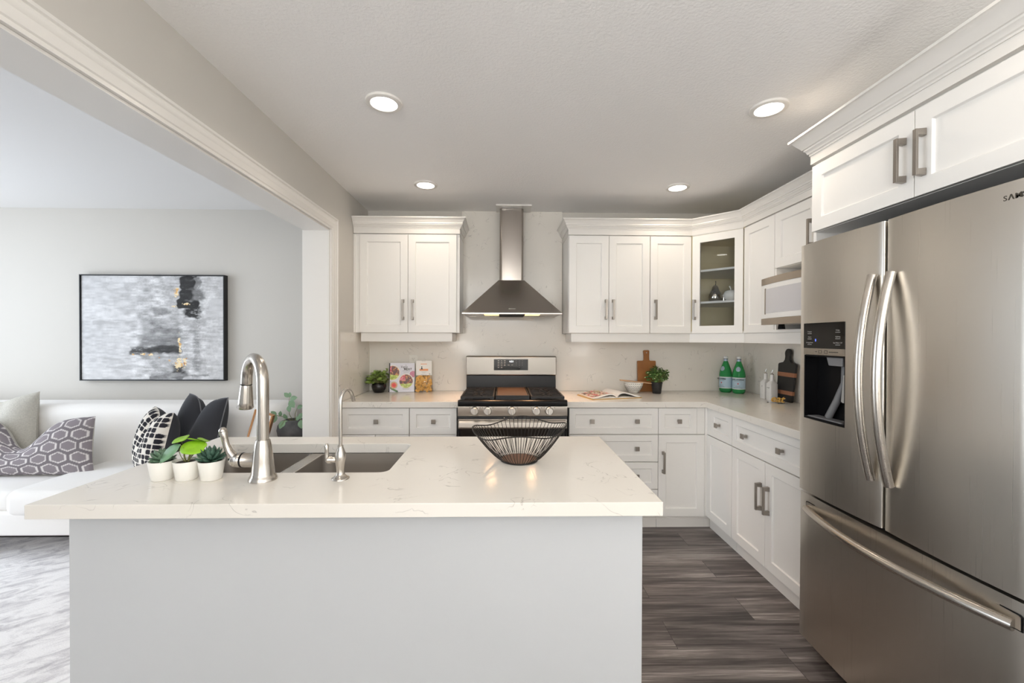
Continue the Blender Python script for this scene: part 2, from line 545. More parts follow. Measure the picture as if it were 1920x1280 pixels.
def obj(name, mb, m, parent=None, world=False, bevel=0.0, smooth=None, subsurf=0, seg=2, weld=False, kind=None, label=None, solid=0.0):
    me = bpy.data.meshes.new(name)
    vs = mb.v
    if world and parent is not None:
        r = parent
        while r.parent is not None:
            r = r.parent
        if r.name in ROOTM:
            inv = ROOTM[r.name].inverted()
            vs = [inv @ p for p in vs]
    me.from_pydata([tuple(p) for p in vs], [], mb.f)
    if mb.c is not None:
        a = me.color_attributes.new('Col', 'FLOAT_COLOR', 'POINT')
        for i in range(len(vs)):
            c = mb.c.get(i, (0.5, 0.5, 0.5))
            a.data[i].color = (c[0], c[1], c[2], 1)
    for mm in (m if isinstance(m, (list, tuple)) else [m]):
        me.materials.append(mm)
    if isinstance(m, (list, tuple)):
        me.polygons.foreach_set('material_index', mb.mi)
    bm = bmesh.new(); bm.from_mesh(me)
    if weld:
        bmesh.ops.remove_doubles(bm, verts=bm.verts, dist=1e-5)
    bmesh.ops.recalc_face_normals(bm, faces=bm.faces)
    bm.to_mesh(me); bm.free()
    o = bpy.data.objects.new(name, me)
    COL.objects.link(o)
    if parent is not None:
        o.parent = parent
    if solid:
        s = o.modifiers.new('thick', 'SOLIDIFY'); s.thickness = solid; s.offset = 0
    if bevel:
        b = o.modifiers.new('edge', 'BEVEL'); b.width = bevel; b.segments = seg; b.limit_method = 'ANGLE'; b.angle_limit = math.radians(40)
        b.harden_normals = True
    if subsurf:
        s = o.modifiers.new('round', 'SUBSURF'); s.levels = subsurf; s.render_levels = subsurf
    if smooth is None:
        smooth = bool(bevel or subsurf)
    if smooth:
        me.polygons.foreach_set('use_smooth', [True] * len(me.polygons))
        if not subsurf and not bevel:
            try:
                me.set_sharp_from_angle(angle=math.radians(smooth if smooth is not True and smooth > 1 else 38))
            except Exception:
                pass
    if kind:
        o['kind'] = kind
    if label:
        o['label'] = label
    return o


def tag(o, label, cat, group=None):
    o['label'] = label; o['category'] = cat
    if group:
        o['group'] = group
    return o


def thing(name, label, cat, loc=(0, 0, 0), rotz=0.0, group=None):
    o = bpy.data.objects.new(name, None)
    COL.objects.link(o)
    o.empty_display_size = 0.05
    o.location = loc; o.rotation_euler = (0, 0, rotz)
    ROOTM[o.name] = Matrix.Translation(loc) @ Matrix.Rotation(rotz, 4, 'Z')
    return tag(o, label, cat, group)


def copy_tree(o, parent=None):
    c = o.copy(); COL.objects.link(c)
    if parent is not None:
        c.parent = parent
    for ch in list(o.children):
        copy_tree(ch, c)
    return c


def struct(name, mb, m, **k):
    return obj(name, mb, m, kind='structure', **k)


def text(name, body, size, m, parent, tf, extrude=0.0003, align='CENTER', shear=0.0, sx=1.0, space=1.0, bold=0.0, label=None):
    """lettering as a mesh part; tf places the text plane (x right, y up) in the parent's frame"""
    cu = bpy.data.curves.new(name, 'FONT')
    cu.body = body; cu.size = size; cu.align_x = align; cu.align_y = 'CENTER'; cu.extrude = extrude; cu.shear = shear; cu.space_character = space
    cu.resolution_u = 3
    if bold:
        cu.offset = bold
    t = bpy.data.objects.new(name + '_curve', cu)
    COL.objects.link(t)
    bpy.context.view_layer.update()
    dg = bpy.context.evaluated_depsgraph_get()
    me = bpy.data.meshes.new_from_object(t.evaluated_get(dg))
    bpy.data.objects.remove(t); bpy.data.curves.remove(cu)
    me.transform(tf @ Matrix.Diagonal((sx, 1, 1, 1)))
    me.materials.clear(); me.materials.append(m)
    me.name = name
    o = bpy.data.objects.new(name, me); COL.objects.link(o)
    o.parent = parent
    if label:
        o['label'] = label
    return o


def small_marks(name, widths, h, m, parent, tf, gap=.0006):
    """a row of letter-sized marks where the print is too small to read; tf as for text()"""
    b = MB()
    x = -(sum(widths) + gap * (len(widths) - 1)) / 2
    for w in widths:
        b.box(x, x + w, -h / 2, h / 2, 0, .0002, tf)
        x += w + gap
    return obj(name, b, m, parent)


# text-plane frames
def front_tf(x, y, z):      # faces -Y
    return Matrix.Translation((x, y, z)) @ Matrix.Rotation(PI / 2, 4, 'X')

# ================================================================== THE SETTING
CEIL = 2.438
YW = 3.56      # back wall
XR = 2.085     # right wall
XL = -1.155    # kitchen face of the left wall
XLL = -1.324   # living-room face of that wall
HEAD = 2.08
XFAR = -5.30
YREAR = -3.50

b = MB().box(XFAR - .12, XR + .12, YREAR - .12, YW + .12, -.12, 0)
struct('floor', b, M['floor'])
b = MB().box(XL - .02, XR + .12, YREAR - .12, YW + .12, CEIL, CEIL + .1)
struct('ceiling', b, M['ceiling'])
b = MB().box(XFAR - .12, XL - .02, -1.42, YW + .12, CEIL, CEIL + .1).box(XLL, XL - .02, YREAR - .12, -1.42, CEIL, CEIL + .1)
struct('ceiling_living', b, M['livceil'])
b = MB().box(XFAR - .12, XR + .12, YW, YW + .12, 0, CEIL)
struct('wall_back', b, M['wall'])
b = MB().box(XR, XR + .12, .80, YW, 0, CEIL)
struct('wall_right', b, M['wall'])
b = MB().box(XR, XR + .12, YREAR - .12, -2.65, 0, CEIL).box(XR, XR + .12, -.95, .80, 0, CEIL).box(XR, XR + .12, -2.65, -.95, 0, .70).box(XR, XR + .12, -2.65, -.95, 2.02, CEIL)
struct('wall_breakfast', b, M['rearwall'])
b = MB().box(XLL, XL, 2.787, YW, 0, CEIL).box(XLL, XL, -1.30, 2.787, HEAD, CEIL)
struct('wall_left', b, M['wall'])
b = MB().box(XLL, XL, -1.50, -1.30, 0, CEIL).box(XLL, XL, YREAR - .12, -3.10, 0, CEIL).box(XLL, XL, -3.10, -1.50, 0, .70).box(XLL, XL, -3.10, -1.50, 2.02, CEIL)
struct('wall_left_rear', b, M['rearwall'])
# far living wall with a window opening, the living room's front wall, and the kitchen's rear wall with an added high window
b = MB().box(XFAR - .12, XFAR, -1.42, .15, 0, CEIL).box(XFAR - .12, XFAR, 2.85, YW, 0, CEIL).box(XFAR - .12, XFAR, .15, 2.85, 0, .45).box(XFAR - .12, XFAR, .15, 2.85, 2.25, CEIL)
struct('wall_living', b, M['wall'])
b = MB().box(XFAR, XLL, -1.42, -1.30, 0, CEIL)
struct('wall_living_front', b, M['rearwall'])
R0, R1 = YREAR - .12, YREAR
b = MB().box(XL, -1.05, R0, R1, 0, CEIL).box(-1.05, .65, R0, R1, 0, 1.60).box(-1.05, .65, R0, R1, 2.28, CEIL).box(.65, XR, R0, R1, 0, CEIL)
struct('wall_rear', b, M['rearwall'])


def window(name, x0, x1, z0, z1, fn, bars):
    f = MB()
    w = .05
    for a0, a1, c0, c1 in [(x0, x0 + w, z0, z1), (x1 - w, x1, z0, z1), (x0, x1, z0, z0 + w), (x0, x1, z1 - w, z1)] + [(x - .02, x + .02, z0, z1) for x in bars]:
        f.prism([(a0, c0), (a1, c0), (a1, c1), (a0, c1)], -.03, .03, fn)
    o = struct(name, f, M['trim'])
    g = MB().prism([(x0 + w, z0 + w), (x1 - w, z0 + w), (x1 - w, z1 - w), (x0 + w, z1 - w)], -.004, .004, fn)
    obj('pane', g, M['pane'], o)


window('window_1', .15, 2.85, .45, 2.25, lambda a, c, h: (XFAR - .06 + h, a, c), [1.05, 1.95])
window('window_added_left', -3.10, -1.50, .70, 2.02, lambda a, c, h: (XLL + .06 + h, a, c), [-2.3])  # made-up window out of view, added to go with the left fill lamp
window('window_added_right', -2.65, -.95, .70, 2.02, lambda a, c, h: (XR + .06 + h, a, c), [-1.8])  # made-up window out of view, added to go with the right fill lamp
window('window_added_rear', -1.05, .65, 1.60, 2.28, lambda a, c, h: (a, YREAR - .06 + h, c), [-.2])  # made-up window, set high to keep its lamp's reflection off the range

# jamb lining and casing of the wide opening
b = MB().box(XLL - .001, XL - .001, 2.777, 2.787, 0, HEAD - .001).box(XLL - .001, XL - .001, -1.30, 2.777, HEAD - .010, HEAD - .0005)
struct('trim_jamb', b, M['trim'])
prof = [(.0, 0), (.0, .012), (.012, .013), (.016, .017), (.046, .015), (.056, .020), (.062, .021), (.068, .018), (.072, .018), (.076, .024), (.086, .024), (.088, .020), (.088, 0)]
b = MB().sweep([(2.787, 0), (2.787, HEAD), (-1.30, HEAD), (-1.30, 0)], prof, lambda y, z, h: (XL + h, y, z))
struct('trim_opening', b, M['trim'], smooth=30)
b = MB().sweep([(2.787, HEAD), (2.787, 0)], [(0, 0), (0, .012), (-.07, .016), (-.07, 0)], lambda y, z, h: (XLL - h, y, z))
b.sweep([(-1.30, HEAD), (2.787, HEAD)], [(0, 0), (0, .012), (-.07, .016), (-.07, 0)], lambda y, z, h: (XLL - h, y, z))
struct('trim_living', b, M['trim'])
b = MB().box(XFAR, XLL - .02, YW - .014, YW, 0, .11)
struct('baseboard_back', b, M['trim'])
b = MB().box(XL, XL + .014, YREAR, -1.40, 0, .11).box(XR - .014, XR, YREAR, .60, 0, .11)
struct('baseboard_side', b, M['trim'])
# quartz splashback: low band round the counter, full height behind the hood
YS = YW - .02
XS = XR - .02
b = MB()
b.box(XL + .021, XS, YS, YW - .001, .915, 1.400)
b.box(-.357, .495, YS - .001, YW - .001, 1.400, CEIL - .001)
struct('wall_backsplash', b, M['quartz'])
b = MB().box(XS, XR - .001, 1.90, YW - .002, .915, 1.42)
struct('wall_backsplash_right', b, M['quartz'])
b = MB().box(XL + .001, XL + .021, 2.905, YW - .002, .915, 1.400)
struct('wall_backsplash_left', b, M['quartz'])
b = MB().box(-.065, .222, 3.35, 3.53, CEIL - .012, CEIL - .0005)
struct('trim_ceiling_plate', b, M['trim'])

# ================================================================== CEILING LIGHTS
LIGHT_LABELS = {(-.55, 1.92): 'round recessed downlight nearer the opening to the living room and nearer the viewer',
                (1.23, 1.92): 'round recessed downlight on the ceiling above the refrigerator side, nearer the viewer',
                (-.55, 2.935): 'round recessed downlight near the back wall, on the side of the two-door wall cabinet',
                (1.23, 2.935): 'round recessed downlight near the back wall, on the side of the glass-door corner cabinet'}


def pot_light(x, y, label, group, dim=1.0):
    t = thing('recessed_light', label, 'ceiling light', (x, y, CEIL), 0, group)
    obj('trim_ring', MB().lathe([(.058, -.004), (.060, -.011), (.074, -.012), (.080, -.009), (.081, 0)], 40, cap=False), M['trim'], t, smooth=50)
    obj('lens', MB().lathe([(.0005, -.006), (.059, -.006), (.060, -.001), (.0005, -.001)], 40), M['lamp'], t)
    l = bpy.data.lights.new('downlight', 'AREA')
    l.shape = 'DISK'; l.size = .11; l.energy = POT_POWER * dim; l.color = POT_COLOR
    try:
        l.spread = math.radians(150)
    except Exception:
        pass
    o = bpy.data.objects.new('downlight_beam', l); COL.objects.link(o); o.parent = t; o.location = (0, 0, -.016)


for (x, y), lb in LIGHT_LABELS.items():
    pot_light(x, y, lb, 'recessed ceiling lights')
for x in (-.55, 1.23):
    for y in (.905, -.11):
        pot_light(x, y, 'round recessed downlight on the ceiling behind the viewpoint', 'recessed ceiling lights behind the viewpoint', .45)

# ================================================================== CABINET PARTS
def shaker(name, x0, x1, z0, z1, parent, rail=.056, t=.020, rec=.009, m=None, glass=False, y=0.0):
    """five-piece door front; front plane at y, back at y + t, in the cabinet's frame"""
    a, c = rail, rail
    O = [(x0, z0), (x1, z0), (x1, z1), (x0, z1)]
    I = [(x0 + a, z0 + c), (x1 - a, z0 + c), (x1 - a, z1 - c), (x0 + a, z1 - c)]
    e = .004
    J = [(x0 + a + e, z0 + c + e), (x1 - a - e, z0 + c + e), (x1 - a - e, z1 - c - e), (x0 + a + e, z1 - c - e)]
    b = MB()
    vs = [(p, y, q) for p, q in O] + [(p, y, q) for p, q in I]
    if glass:
        vs += [(p, y + t, q) for p, q in I] + [(p, y + t, q) for p, q in O]
        fs = []
        for A, B in ((0, 4), (4, 8), (8, 12), (12, 0)):
            fs += [(A + i, A + (i + 1) % 4, B + (i + 1) % 4, B + i) for i in range(4)]
    else:
        vs += [(p, y + rec, q) for p, q in J] + [(p, y + t, q) for p, q in O]
        fs = []
        for A, B in ((0, 4), (4, 8), (12, 0)):
            fs += [(A + i, A + (i + 1) % 4, B + (i + 1) % 4, B + i) for i in range(4)]
        fs += [(8, 9, 10, 11), (12, 13, 14, 15)]
    b.add(vs, fs)
    o = obj(name, b, m or M['white'], parent, bevel=.0012, seg=1)
    if glass:
        g = MB().box(x0 + a - .004, x1 - a + .004, y + .009, y + .013, z0 + c - .004, z1 - c + .004)
        obj('glass_pane', g, M['glass'], o, label='clear glass pane')
    return o


def pull(x, zc, parent, length=.152, y=0.0):
    b = MB()
    h = length / 2
    b.box(x - .007, x + .007, y - .035, y - .026, zc - h, zc + h)
    for s in (-1, 1):
        z = zc + s * (h - .010)
        b.add([(x - .007, y - .027, z - .010), (x + .007, y - .027, z - .010), (x + .007, y - .027, z + .010), (x - .007, y - .027, z + .010),
               (x - .009, y - .0005, z - .012), (x + .009, y - .0005, z - .012), (x + .009, y - .0005, z + .012), (x - .009, y - .0005, z + .012)],
              [(0, 1, 2, 3), (4, 5, 6, 7), (0, 1, 5, 4), (1, 2, 6, 5), (2, 3, 7, 6), (3, 0, 4, 7)])
    return obj('handle', b, M['pull'], parent, bevel=.001, seg=1, label='satin nickel bar handle')


def knob(x, z, parent, y=.009):
    b = MB().box(x - .015, x + .015, y - .034, y - .025, z - .015, z + .015).box(x - .007, x + .007, y - .025, y - .0005, z - .007, z + .007)
    return obj('knob', b, M['pull'], parent, bevel=.0012, seg=1, label='square satin nickel knob')


W = M['white']
G = .0015


def base_cabinet(label, x0, x1, loc, rotz, depth, drawers, doors, name='base_cabinet', filler=None, toe=.04, corner=False):
    """drawers: [(z0, z1, [knob xs])]; doors: [(xa, xb, z0, z1, handle x or None)] in the cabinet's own frame"""
    t = thing(name, label, 'cabinet', loc, rotz)
    obj('carcass', MB().box(x0 + .001, x1 - .001, .0205, depth, .09, .871), W, t)
    b = MB().box(x0 + .001, x1 - .001, toe, depth - .02, 0, .0895)
    b.prism([(toe, 0), (toe - .010, 0), (toe - .010, .060), (toe - .006, .066), (toe - .004, .076), (toe, .080)], x0 + .001, x1 - .001, lambda p, q, h: (h, p, q))
    if corner:
        b.prism([(toe, 0), (toe - .010, 0), (toe - .010, .060), (toe - .006, .066), (toe - .004, .076), (toe, .080)], x1, x1 + .045, lambda p, q, h: (h, p, q))
        b.box(x1, x1 + .045, toe, toe + .03, 0, .0895)
        obj('corner_post', MB().box(.3375, .3775, .004, .0185, .0905, .870), W, t)
    obj('toe_kick', b, M['trim'], t)
    for d in drawers:
        xa, xb, z0, z1, ks = d
        f = shaker('drawer', xa + G, xb - G, z0 + G, z1 - G, t, rail=.045)
        for k in ks:
            knob(k, (z0 + z1) / 2, f)
    for xa, xb, z0, z1, hx, hz in doors:
        f = shaker('door', xa + G, xb - G, z0 + G, z1 - G, t)
        if hx is not None:
            pull(hx, hz, f)
    if filler:
        obj('filler_strip', MB().box(filler[0], filler[1], .004, .0204, filler[2], filler[3]), W, t, bevel=.001, seg=1)
    return t


YB = 2.945
D_TOP, D_BOT = .868, .679
base_cabinet('white base cabinet under the short counter, the wide one beside the left wall', 0, .490, (XL + .001, YB, 0), 0, .60,
             [(.012, .489, D_TOP - .19 + .001, D_TOP, [.26])], [(.012, .250, .088, D_BOT, None, 0), (.250, .489, .088, D_BOT, None, 0)])
base_cabinet('white narrow base cabinet with one drawer knob, touching the left side of the range', 0, .334, (-.6635, YB, 0), 0, .60,
             [(0, .333, D_TOP - .189, D_TOP, [.171])], [(0, .333, .088, D_BOT, .29, .56)])
base_cabinet('white four-drawer base cabinet with paired square knobs, right of the range', 0, .640, (.466, YB, 0), 0, .60,
             [(0, .640, .679, .868, [.163, .484]), (0, .640, .482, .676, [.163, .484]), (0, .640, .285, .479, [.163, .484]), (0, .640, .088, .282, [.163, .484])], [], name='drawer_cabinet')
base_cabinet('white narrow base cabinet with one drawer over a tall-handled door, at the inner corner', 0, .349, (1.106, YB, 0), 0, .60,
             [(0, .278, .679, .868, [.146])], [(0, .336, .088, .676, .034, .48)], filler=(.279, .336, .679, .868), corner=True)
XB = 1.457
base_cabinet('white narrow base cabinet facing the refrigerator aisle, beside the inner corner', 0, .346, (XB, 2.966, 0), -PI / 2, .56,
             [(.064, .345, .679, .868, [.178])], [(.010, .345, .088, .676, None, 0)], filler=(.010, .063, .679, .868), toe=.045)
base_cabinet('white wide base cabinet with two-knob drawer over two doors, next to the refrigerator', 0, .724, (XB, 2.6195, 0), -PI / 2, .56,
             [(0, .723, .679, .868, [.144, .473])], [(0, .337, .088, .676, .303, .472), (.337, .723, .088, .676, .371, .472)], toe=.045)

# ------------------------------------------------------------------ worktops
def worktop(name, poly, label, z0=.8725, z1=.914):
    o = obj(name, MB().prism(poly, z0, z1), M['quartz'], bevel=.002)
    return tag(o, label, 'worktop')


worktop('countertop', [(XL + .022, 2.923), (-.319, 2.923), (-.319, YS - .001), (XL + .022, YS - .001)], 'short white quartz worktop between the left wall and the range')
worktop('countertop', [(.446, 2.923), (1.437, 2.923), (1.437, 1.896), (XS - .001, 1.896), (XS - .001, YS - .001), (.446, YS - .001)], 'L-shaped white quartz worktop right of the range, turning to the refrigerator')

# ------------------------------------------------------------------ wall cabinets
YU = 3.215
ZU0, ZU1, ZF = 1.402, 2.157, 2.202


def wall_cabinet(label, x0, x1, loc, rotz, depth, doors, z0=ZU0, z1=ZU1, ztop=None, name='wall_cabinet', box=True):
    t = thing(name, label, 'cabinet', loc, rotz)
    if box:
        obj('carcass', MB().box(x0 + .0008, x1 - .0008, .0205, depth, z0, (ztop or ZF) - .002), W, t)
    for xa, xb, hx, hz in doors:
        f = shaker('door', xa + G, xb - G, z0 + G, z1 - G, t)
        if hx is not None:
            pull(hx, hz, f)
    return t


wc = wall_cabinet('white two-door wall cabinet left of the range hood', 0, .811, (XL + .001, YU, 0), 0, .343,
             [(.047, .417, .381, 1.578), (.417, .790, .454, 1.578)])
obj('filler_strip', MB().box(.002, .046, .014, .0204, ZU0, ZU1).box(.0, .014, .004, .014, ZU0, ZU1), W, wc)
wall_cabinet('white two-door wall cabinet right of the range hood', 0, .635, (.501, YU, 0), 0, .343,
             [(.002, .314, .290, 1.586), (.314, .634, .346, 1.586)])
wall_cabinet('white single-door wall cabinet left of the glass-door corner cabinet', 0, .324, (1.137, YU, 0), 0, .343, [(0, .323, .040, 1.586)])

# diagonal corner cabinet with a glass door, hollow
A, Bp = Vector((1.462, YU, 0)), Vector((1.7205, 2.9565, 0))
dv = (Bp - A); dl = dv.length; ang = math.atan2(dv.y, dv.x)
t = thing('corner_wall_cabinet', 'white diagonal corner wall cabinet with a glass door showing ornaments', 'cabinet', tuple(A), ang)
pent = [(1.4625, YU + .012), (1.4625, YW - .003), (XR - .003, YW - .003), (XR - .003, 2.957), (1.729, 2.957)]


def slab(z0, z1, inset=0.0):
    cx = sum(p[0] for p in pent) / 5; cy = sum(p[1] for p in pent) / 5
    q = [(p[0] + (cx - p[0]) * inset, p[1] + (cy - p[1]) * inset) for p in pent]
    return MB().prism(q, z0, z1)


obj('bottom_panel', slab(ZU0, ZU0 + .016), M['white'], t, world=True)
obj('top_panel', slab(ZU1, ZU1 + .016), M['inner'], t, world=True)
b = MB().box(1.463, 1.475, YU + .016, YW - .004, ZU0 + .016, ZU1).box(1.463, XR - .004, YW - .012, YW - .004, ZU0 + .016, ZU1)
b.box(XR - .012, XR - .004, 2.958, YW - .004, ZU0 + .016, ZU1).box(1.731, XR - .004, 2.958, 2.970, ZU0 + .016, ZU1)
obj('inner_lining', b, M['inner'], t, world=True, label='cream cabinet lining')
for z in (1.632, 1.876):
    obj('shelf', slab(z, z + .016, .055), M['white'], t, world=True)
f = shaker('door', .004, dl - .004, ZU0 + G, ZU1 - G, t, rail=.057, glass=True)
pull(.026, 1.586, f)
obj('face_frame', MB().box(.003, dl - .003, .0, .02, ZU1 + .001, ZF - .002), W, t)

XU = 1.7205
wall_cabinet('white plain-door wall cabinet between the corner cabinet and the microwave', 0, .3395, (XU, 2.9565, 0), -PI / 2, .360, [(.004, .339, None, 0)])
# microwave cabinet: short doors above an open niche
t = wall_cabinet('white wall cabinet with short doors above the open microwave niche', 0, .722, (XU, 2.616, 0), -PI / 2, .360,
                 [(0, .361, .328, 1.955), (.361, .721, .394, 1.955)], z0=1.808, name='microwave_cabinet')
obj('niche', MB().box(.001, .017, .002, .360, ZU0, 1.807).box(.705, .721, .002, .360, ZU0, 1.807).box(.017, .705, .345, .360, ZU0 + .018, 1.807).box(.001, .721, -.012, .360, ZU0, ZU0 + .018), W, t)

# over-fridge cabinet and the tall end panel beside the refrigerator
t = thing('refrigerator_wall_cabinet', 'white deep two-door cabinet above the refrigerator', 'cabinet', (1.40, 1.873, 0), -PI / 2)
obj('carcass', MB().box(.001, .945, .0205, .680, 1.846, ZF - .004), W, t)
f = shaker('door', .002, .473, 1.847, 2.143, t); pull(.440, 1.985, f)
f = shaker('door', .476, .945, 1.847, 2.143, t); pull(.509, 1.985, f)
o = obj('end_panel', MB().box(1.425, XR - .002, 1.8745, 1.8925, 0, 2.14), W, bevel=.001, seg=1)
tag(o, 'white tall end panel between the counter and the refrigerator', 'panel')
o = obj('end_panel', MB().box(1.425, XR - .002, .906, .924, 0, 2.14), W, bevel=.001, seg=1)
tag(o, 'white tall end panel on the near side of the refrigerator', 'panel')

# crown mouldings with their frieze
def crown_prof(z0, zt, pr):
    h = zt - z0
    return [(-.018, z0 - .039), (.003, z0 - .039), (.003, z0), (.007, z0), (.007, z0 + .08 * h), (.012, z0 + .12 * h), (.016, z0 + .24 * h), (.022, z0 + .30 * h), (.022, z0 + .38 * h), (.027, z0 + .40 * h),
            (pr * .52, z0 + .52 * h), (pr * .66, z0 + .66 * h), (pr * .80, z0 + .82 * h), (pr * .95, z0 + .88 * h), (pr, z0 + .89 * h), (pr, zt), (-.018, zt)]


def crown(path, label, z0=ZF, zt=2.281, pr=.050):
    b = MB().sweep(path, crown_prof(z0, zt, pr), lambda x, y, h: (x, y, h))
    return tag(obj('crown_moulding', b, M['trim'], smooth=32), label, 'moulding')


crown([(XL + .003, YU), (-.342, YU), (-.342, YS - .002)], 'white crown moulding on top of the wall cabinet left of the hood')
crown([(.500, YS - .002), (.500, YU), (1.462, YU), (1.7205, 2.9565), (1.7205, 1.944)], 'white crown moulding running from the hood round the corner cabinet')
crown([(1.780, 1.874), (1.40, 1.874), (1.40, .927)], 'white crown moulding above the refrigerator cabinet', z0=2.194, pr=.066, zt=2.283)

# light rails under the wall cabinets
def rail(path, label):
    b = MB().sweep(path, [(-.02, 1.333), (0, 1.333), (.002, 1.345), (.002, 1.401), (-.02, 1.401)], lambda x, y, h: (x, y, h))
    return tag(obj('light_rail', b, W, smooth=30), label, 'trim')


rail([(-1.110, YU + .045), (-.405, YU + .045), (-.405, YS - .004)], 'white light rail under the wall cabinet left of the hood')
rail([(.530, YS - .004), (.530, YU + .035), (1.462, YU + .03), (1.730, 2.960), (1.730, 1.896)], 'white light rail under the wall cabinets right of the hood')

# ================================================================== ISLAND
IX0, IX1, IY0, IY1 = -1.273, .438, 1.127, 1.892
SX0, SX1, SY0, SY1 = -1.155, -.387, 1.390, 1.765


def rrect(x0, x1, y0, y1, r, n=6):
    pts = []
    for cx, cy, a0 in ((x1 - r, y0 + r, -PI / 2), (x1 - r, y1 - r, 0), (x0 + r, y1 - r, PI / 2), (x0 + r, y0 + r, PI)):
        for k in range(n + 1):
            a = a0 + PI / 2 * k / n
            pts.append((cx + r * math.cos(a), cy + r * math.sin(a)))
    return pts


def plate_with_hole(outer, inner, z0, z1):
    bm = bmesh.new()
    for z in (z0, z1):
        loops = []
        for pts in (outer, inner):
            vs = [bm.verts.new((x, y, z)) for x, y in pts]
            loops += [bm.edges.new((vs[i], vs[(i + 1) % len(vs)])) for i in range(len(vs))]
        bmesh.ops.triangle_fill(bm, edges=loops, use_beauty=True)
    bm.verts.ensure_lookup_table()
    mb = MB()
    mb.v = [v.co.copy() for v in bm.verts]
    bm.verts.index_update()
    mb.f = [[v.index for v in f.verts] for f in bm.faces]
    bm.free()
    n, k = len(outer), len(inner)
    for i in range(n):
        mb.f.append([i, (i + 1) % n, n + k + (i + 1) % n, n + k + i])
    for i in range(k):
        mb.f.append([n + i, n + (i + 1) % k, 2 * n + k + (i + 1) % k, 2 * n + k + i])
    mb.mi = [0] * len(mb.f)
    return mb


b = plate_with_hole([(IX0, IY0), (IX1, IY0), (IX1, IY1), (IX0, IY1)], rrect(SX0, SX1, SY0, SY1, .032), .8755, .914)
tag(obj('island_countertop', b, M['quartz'], bevel=.0018, seg=2), 'white quartz worktop of the kitchen island, with a sink cut-out', 'worktop')
t = thing('kitchen_island', 'plain grey-white kitchen island base below the thick quartz worktop', 'island', (-.42, 1.55, 0))
sh = Matrix.Translation((.42, -1.55, 0))
b = MB().box(-1.245, -1.225, 1.235, 1.860, 0, .8745).box(.389, .409, 1.235, 1.860, 0, .8745).box(-1.225, .389, 1.235, 1.255, 0, .8745)
b.box(-1.225, .389, 1.84, 1.859, .09, .8745).box(-1.225, .389, 1.255, 1.84, .09, .11)
obj('carcass', b, M['island'], t, world=True)
obj('back_panel', MB().box(-1.247, .411, 1.215, 1.2345, 0, .8745), M['island'], t, world=True, bevel=.0015, seg=1)
for i in range(4):
    f = None
    xa = -1.245 + i * .4135
    bq = MB().box(xa + .002, xa + .4115, 1.8605, 1.879, .10, .868)
    f = obj('door', bq, W, t, world=True, bevel=.0015, seg=1)
# sink: two under-mounted bowls and a low divider
t = thing('kitchen_sink', 'double-bowl undermount steel sink in the island worktop', 'sink', (-.77, 1.577, .8745))


def bowl(x0, x1):
    o = rrect(x0, x1, SY0 - .008, SY1 + .008, .034); r2 = rrect(x0 + .006, x1 - .006, SY0 - .002, SY1 + .002, .034)
    lo = rrect(x0 + .010, x1 - .010, SY0 + .004, SY1 - .004, .045); bt = rrect(x0 + .035, x1 - .035, SY0 + .03, SY1 - .03, .04)
    n = len(o)
    b = MB()
    L = [(o, .8745), (r2, .8735), (lo, .72), (bt, .695)]
    vs = [(x, y, z) for pts, z in L for x, y in pts]
    fs = [(j * n + i, j * n + (i + 1) % n, (j + 1) * n + (i + 1) % n, (j + 1) * n + i) for j in range(3) for i in range(n)]
    fs.append([3 * n + i for i in range(n)])
    b.add(vs, fs)
    return b


for x0, x1 in ((SX0 - .010, -.800), (-.760, SX1 + .010)):
    o = obj('bowl', bowl(x0, x1), M['sink'], t, world=True, smooth=40)
    xc = (x0 + x1) / 2
    obj('drain', MB().lathe([(.001, .6965), (.040, .6965), (.044, .6985), (.047, .6965), (.047, .6955), (.001, .6955)], 24, Matrix.Translation((xc, 1.577, 0))), M['chrome'], o, world=True, smooth=40)
obj('divider', MB().box(-.801, -.759, SY0 - .004, SY1 + .004, .8735, .8745).box(-.797, -.763, SY0 + .004, SY1 - .004, .70, .8735), M['steelH'], t, world=True, bevel=.004)

# ================================================================== RANGE
def frame_minusx(x, y, z):   # text plane facing -X
    return Matrix(((0, 0, -1, x), (-1, 0, 0, y), (0, 1, 0, z), (0, 0, 0, 1)))


RC = .063
t = thing('gas_range', 'stainless steel gas range with five knobs and a griddle, under the hood', 'stove', (RC, 2.844, 0))
hw = .376
obj('body', MB().box(-hw, hw, .022, .695, .02, .895).box(-hw + .03, hw - .03, .05, .69, 0, .02), M['darkgrey'], t)
obj('control_panel', MB().prism([(.004, .826), (.0, .832), (-.002, .894), (.02, .898), (.021, .826)], -hw, hw, lambda y, z, h: (h, y, z)), M['rangesteel'], t, bevel=.002)
b = MB().prism([(.02, .896), (-.004, .897), (-.006, .905), (-.004, .928), (.006, .936), (.03, .937), (.045, .926), (.60, .926), (.60, .896)], -hw + .001, hw - .001, lambda y, z, h: (h, y, z))
ck = obj('cooktop', b, M['black'], t, bevel=.002)
for k, kx in enumerate((-.260, -.172, -.005, .161, .249)):
    kn = obj('knob', MB().lathe([(.0005, .028), (.023, .028), (.0255, .025), (.0275, .008), (.029, .006), (.029, .0)], 28,
             Matrix.Translation((kx, -.0025, .865)) @ Matrix.Rotation(PI / 2, 4, 'X')), M['knobsteel'], t, smooth=40)
    obj('grip', MB().box(kx - .006, kx + .006, -.043, -.030, .842, .888), M['knobsteel'], kn, bevel=.003)
b = MB()
for kx in (-.260, -.172, -.005, .161, .249):
    for dx in (-.036, .034):
        b.box(kx + dx, kx + dx + .006, -.0027, -.0016, .884, .888)
obj('panel_lettering', b, M['ink'], t)
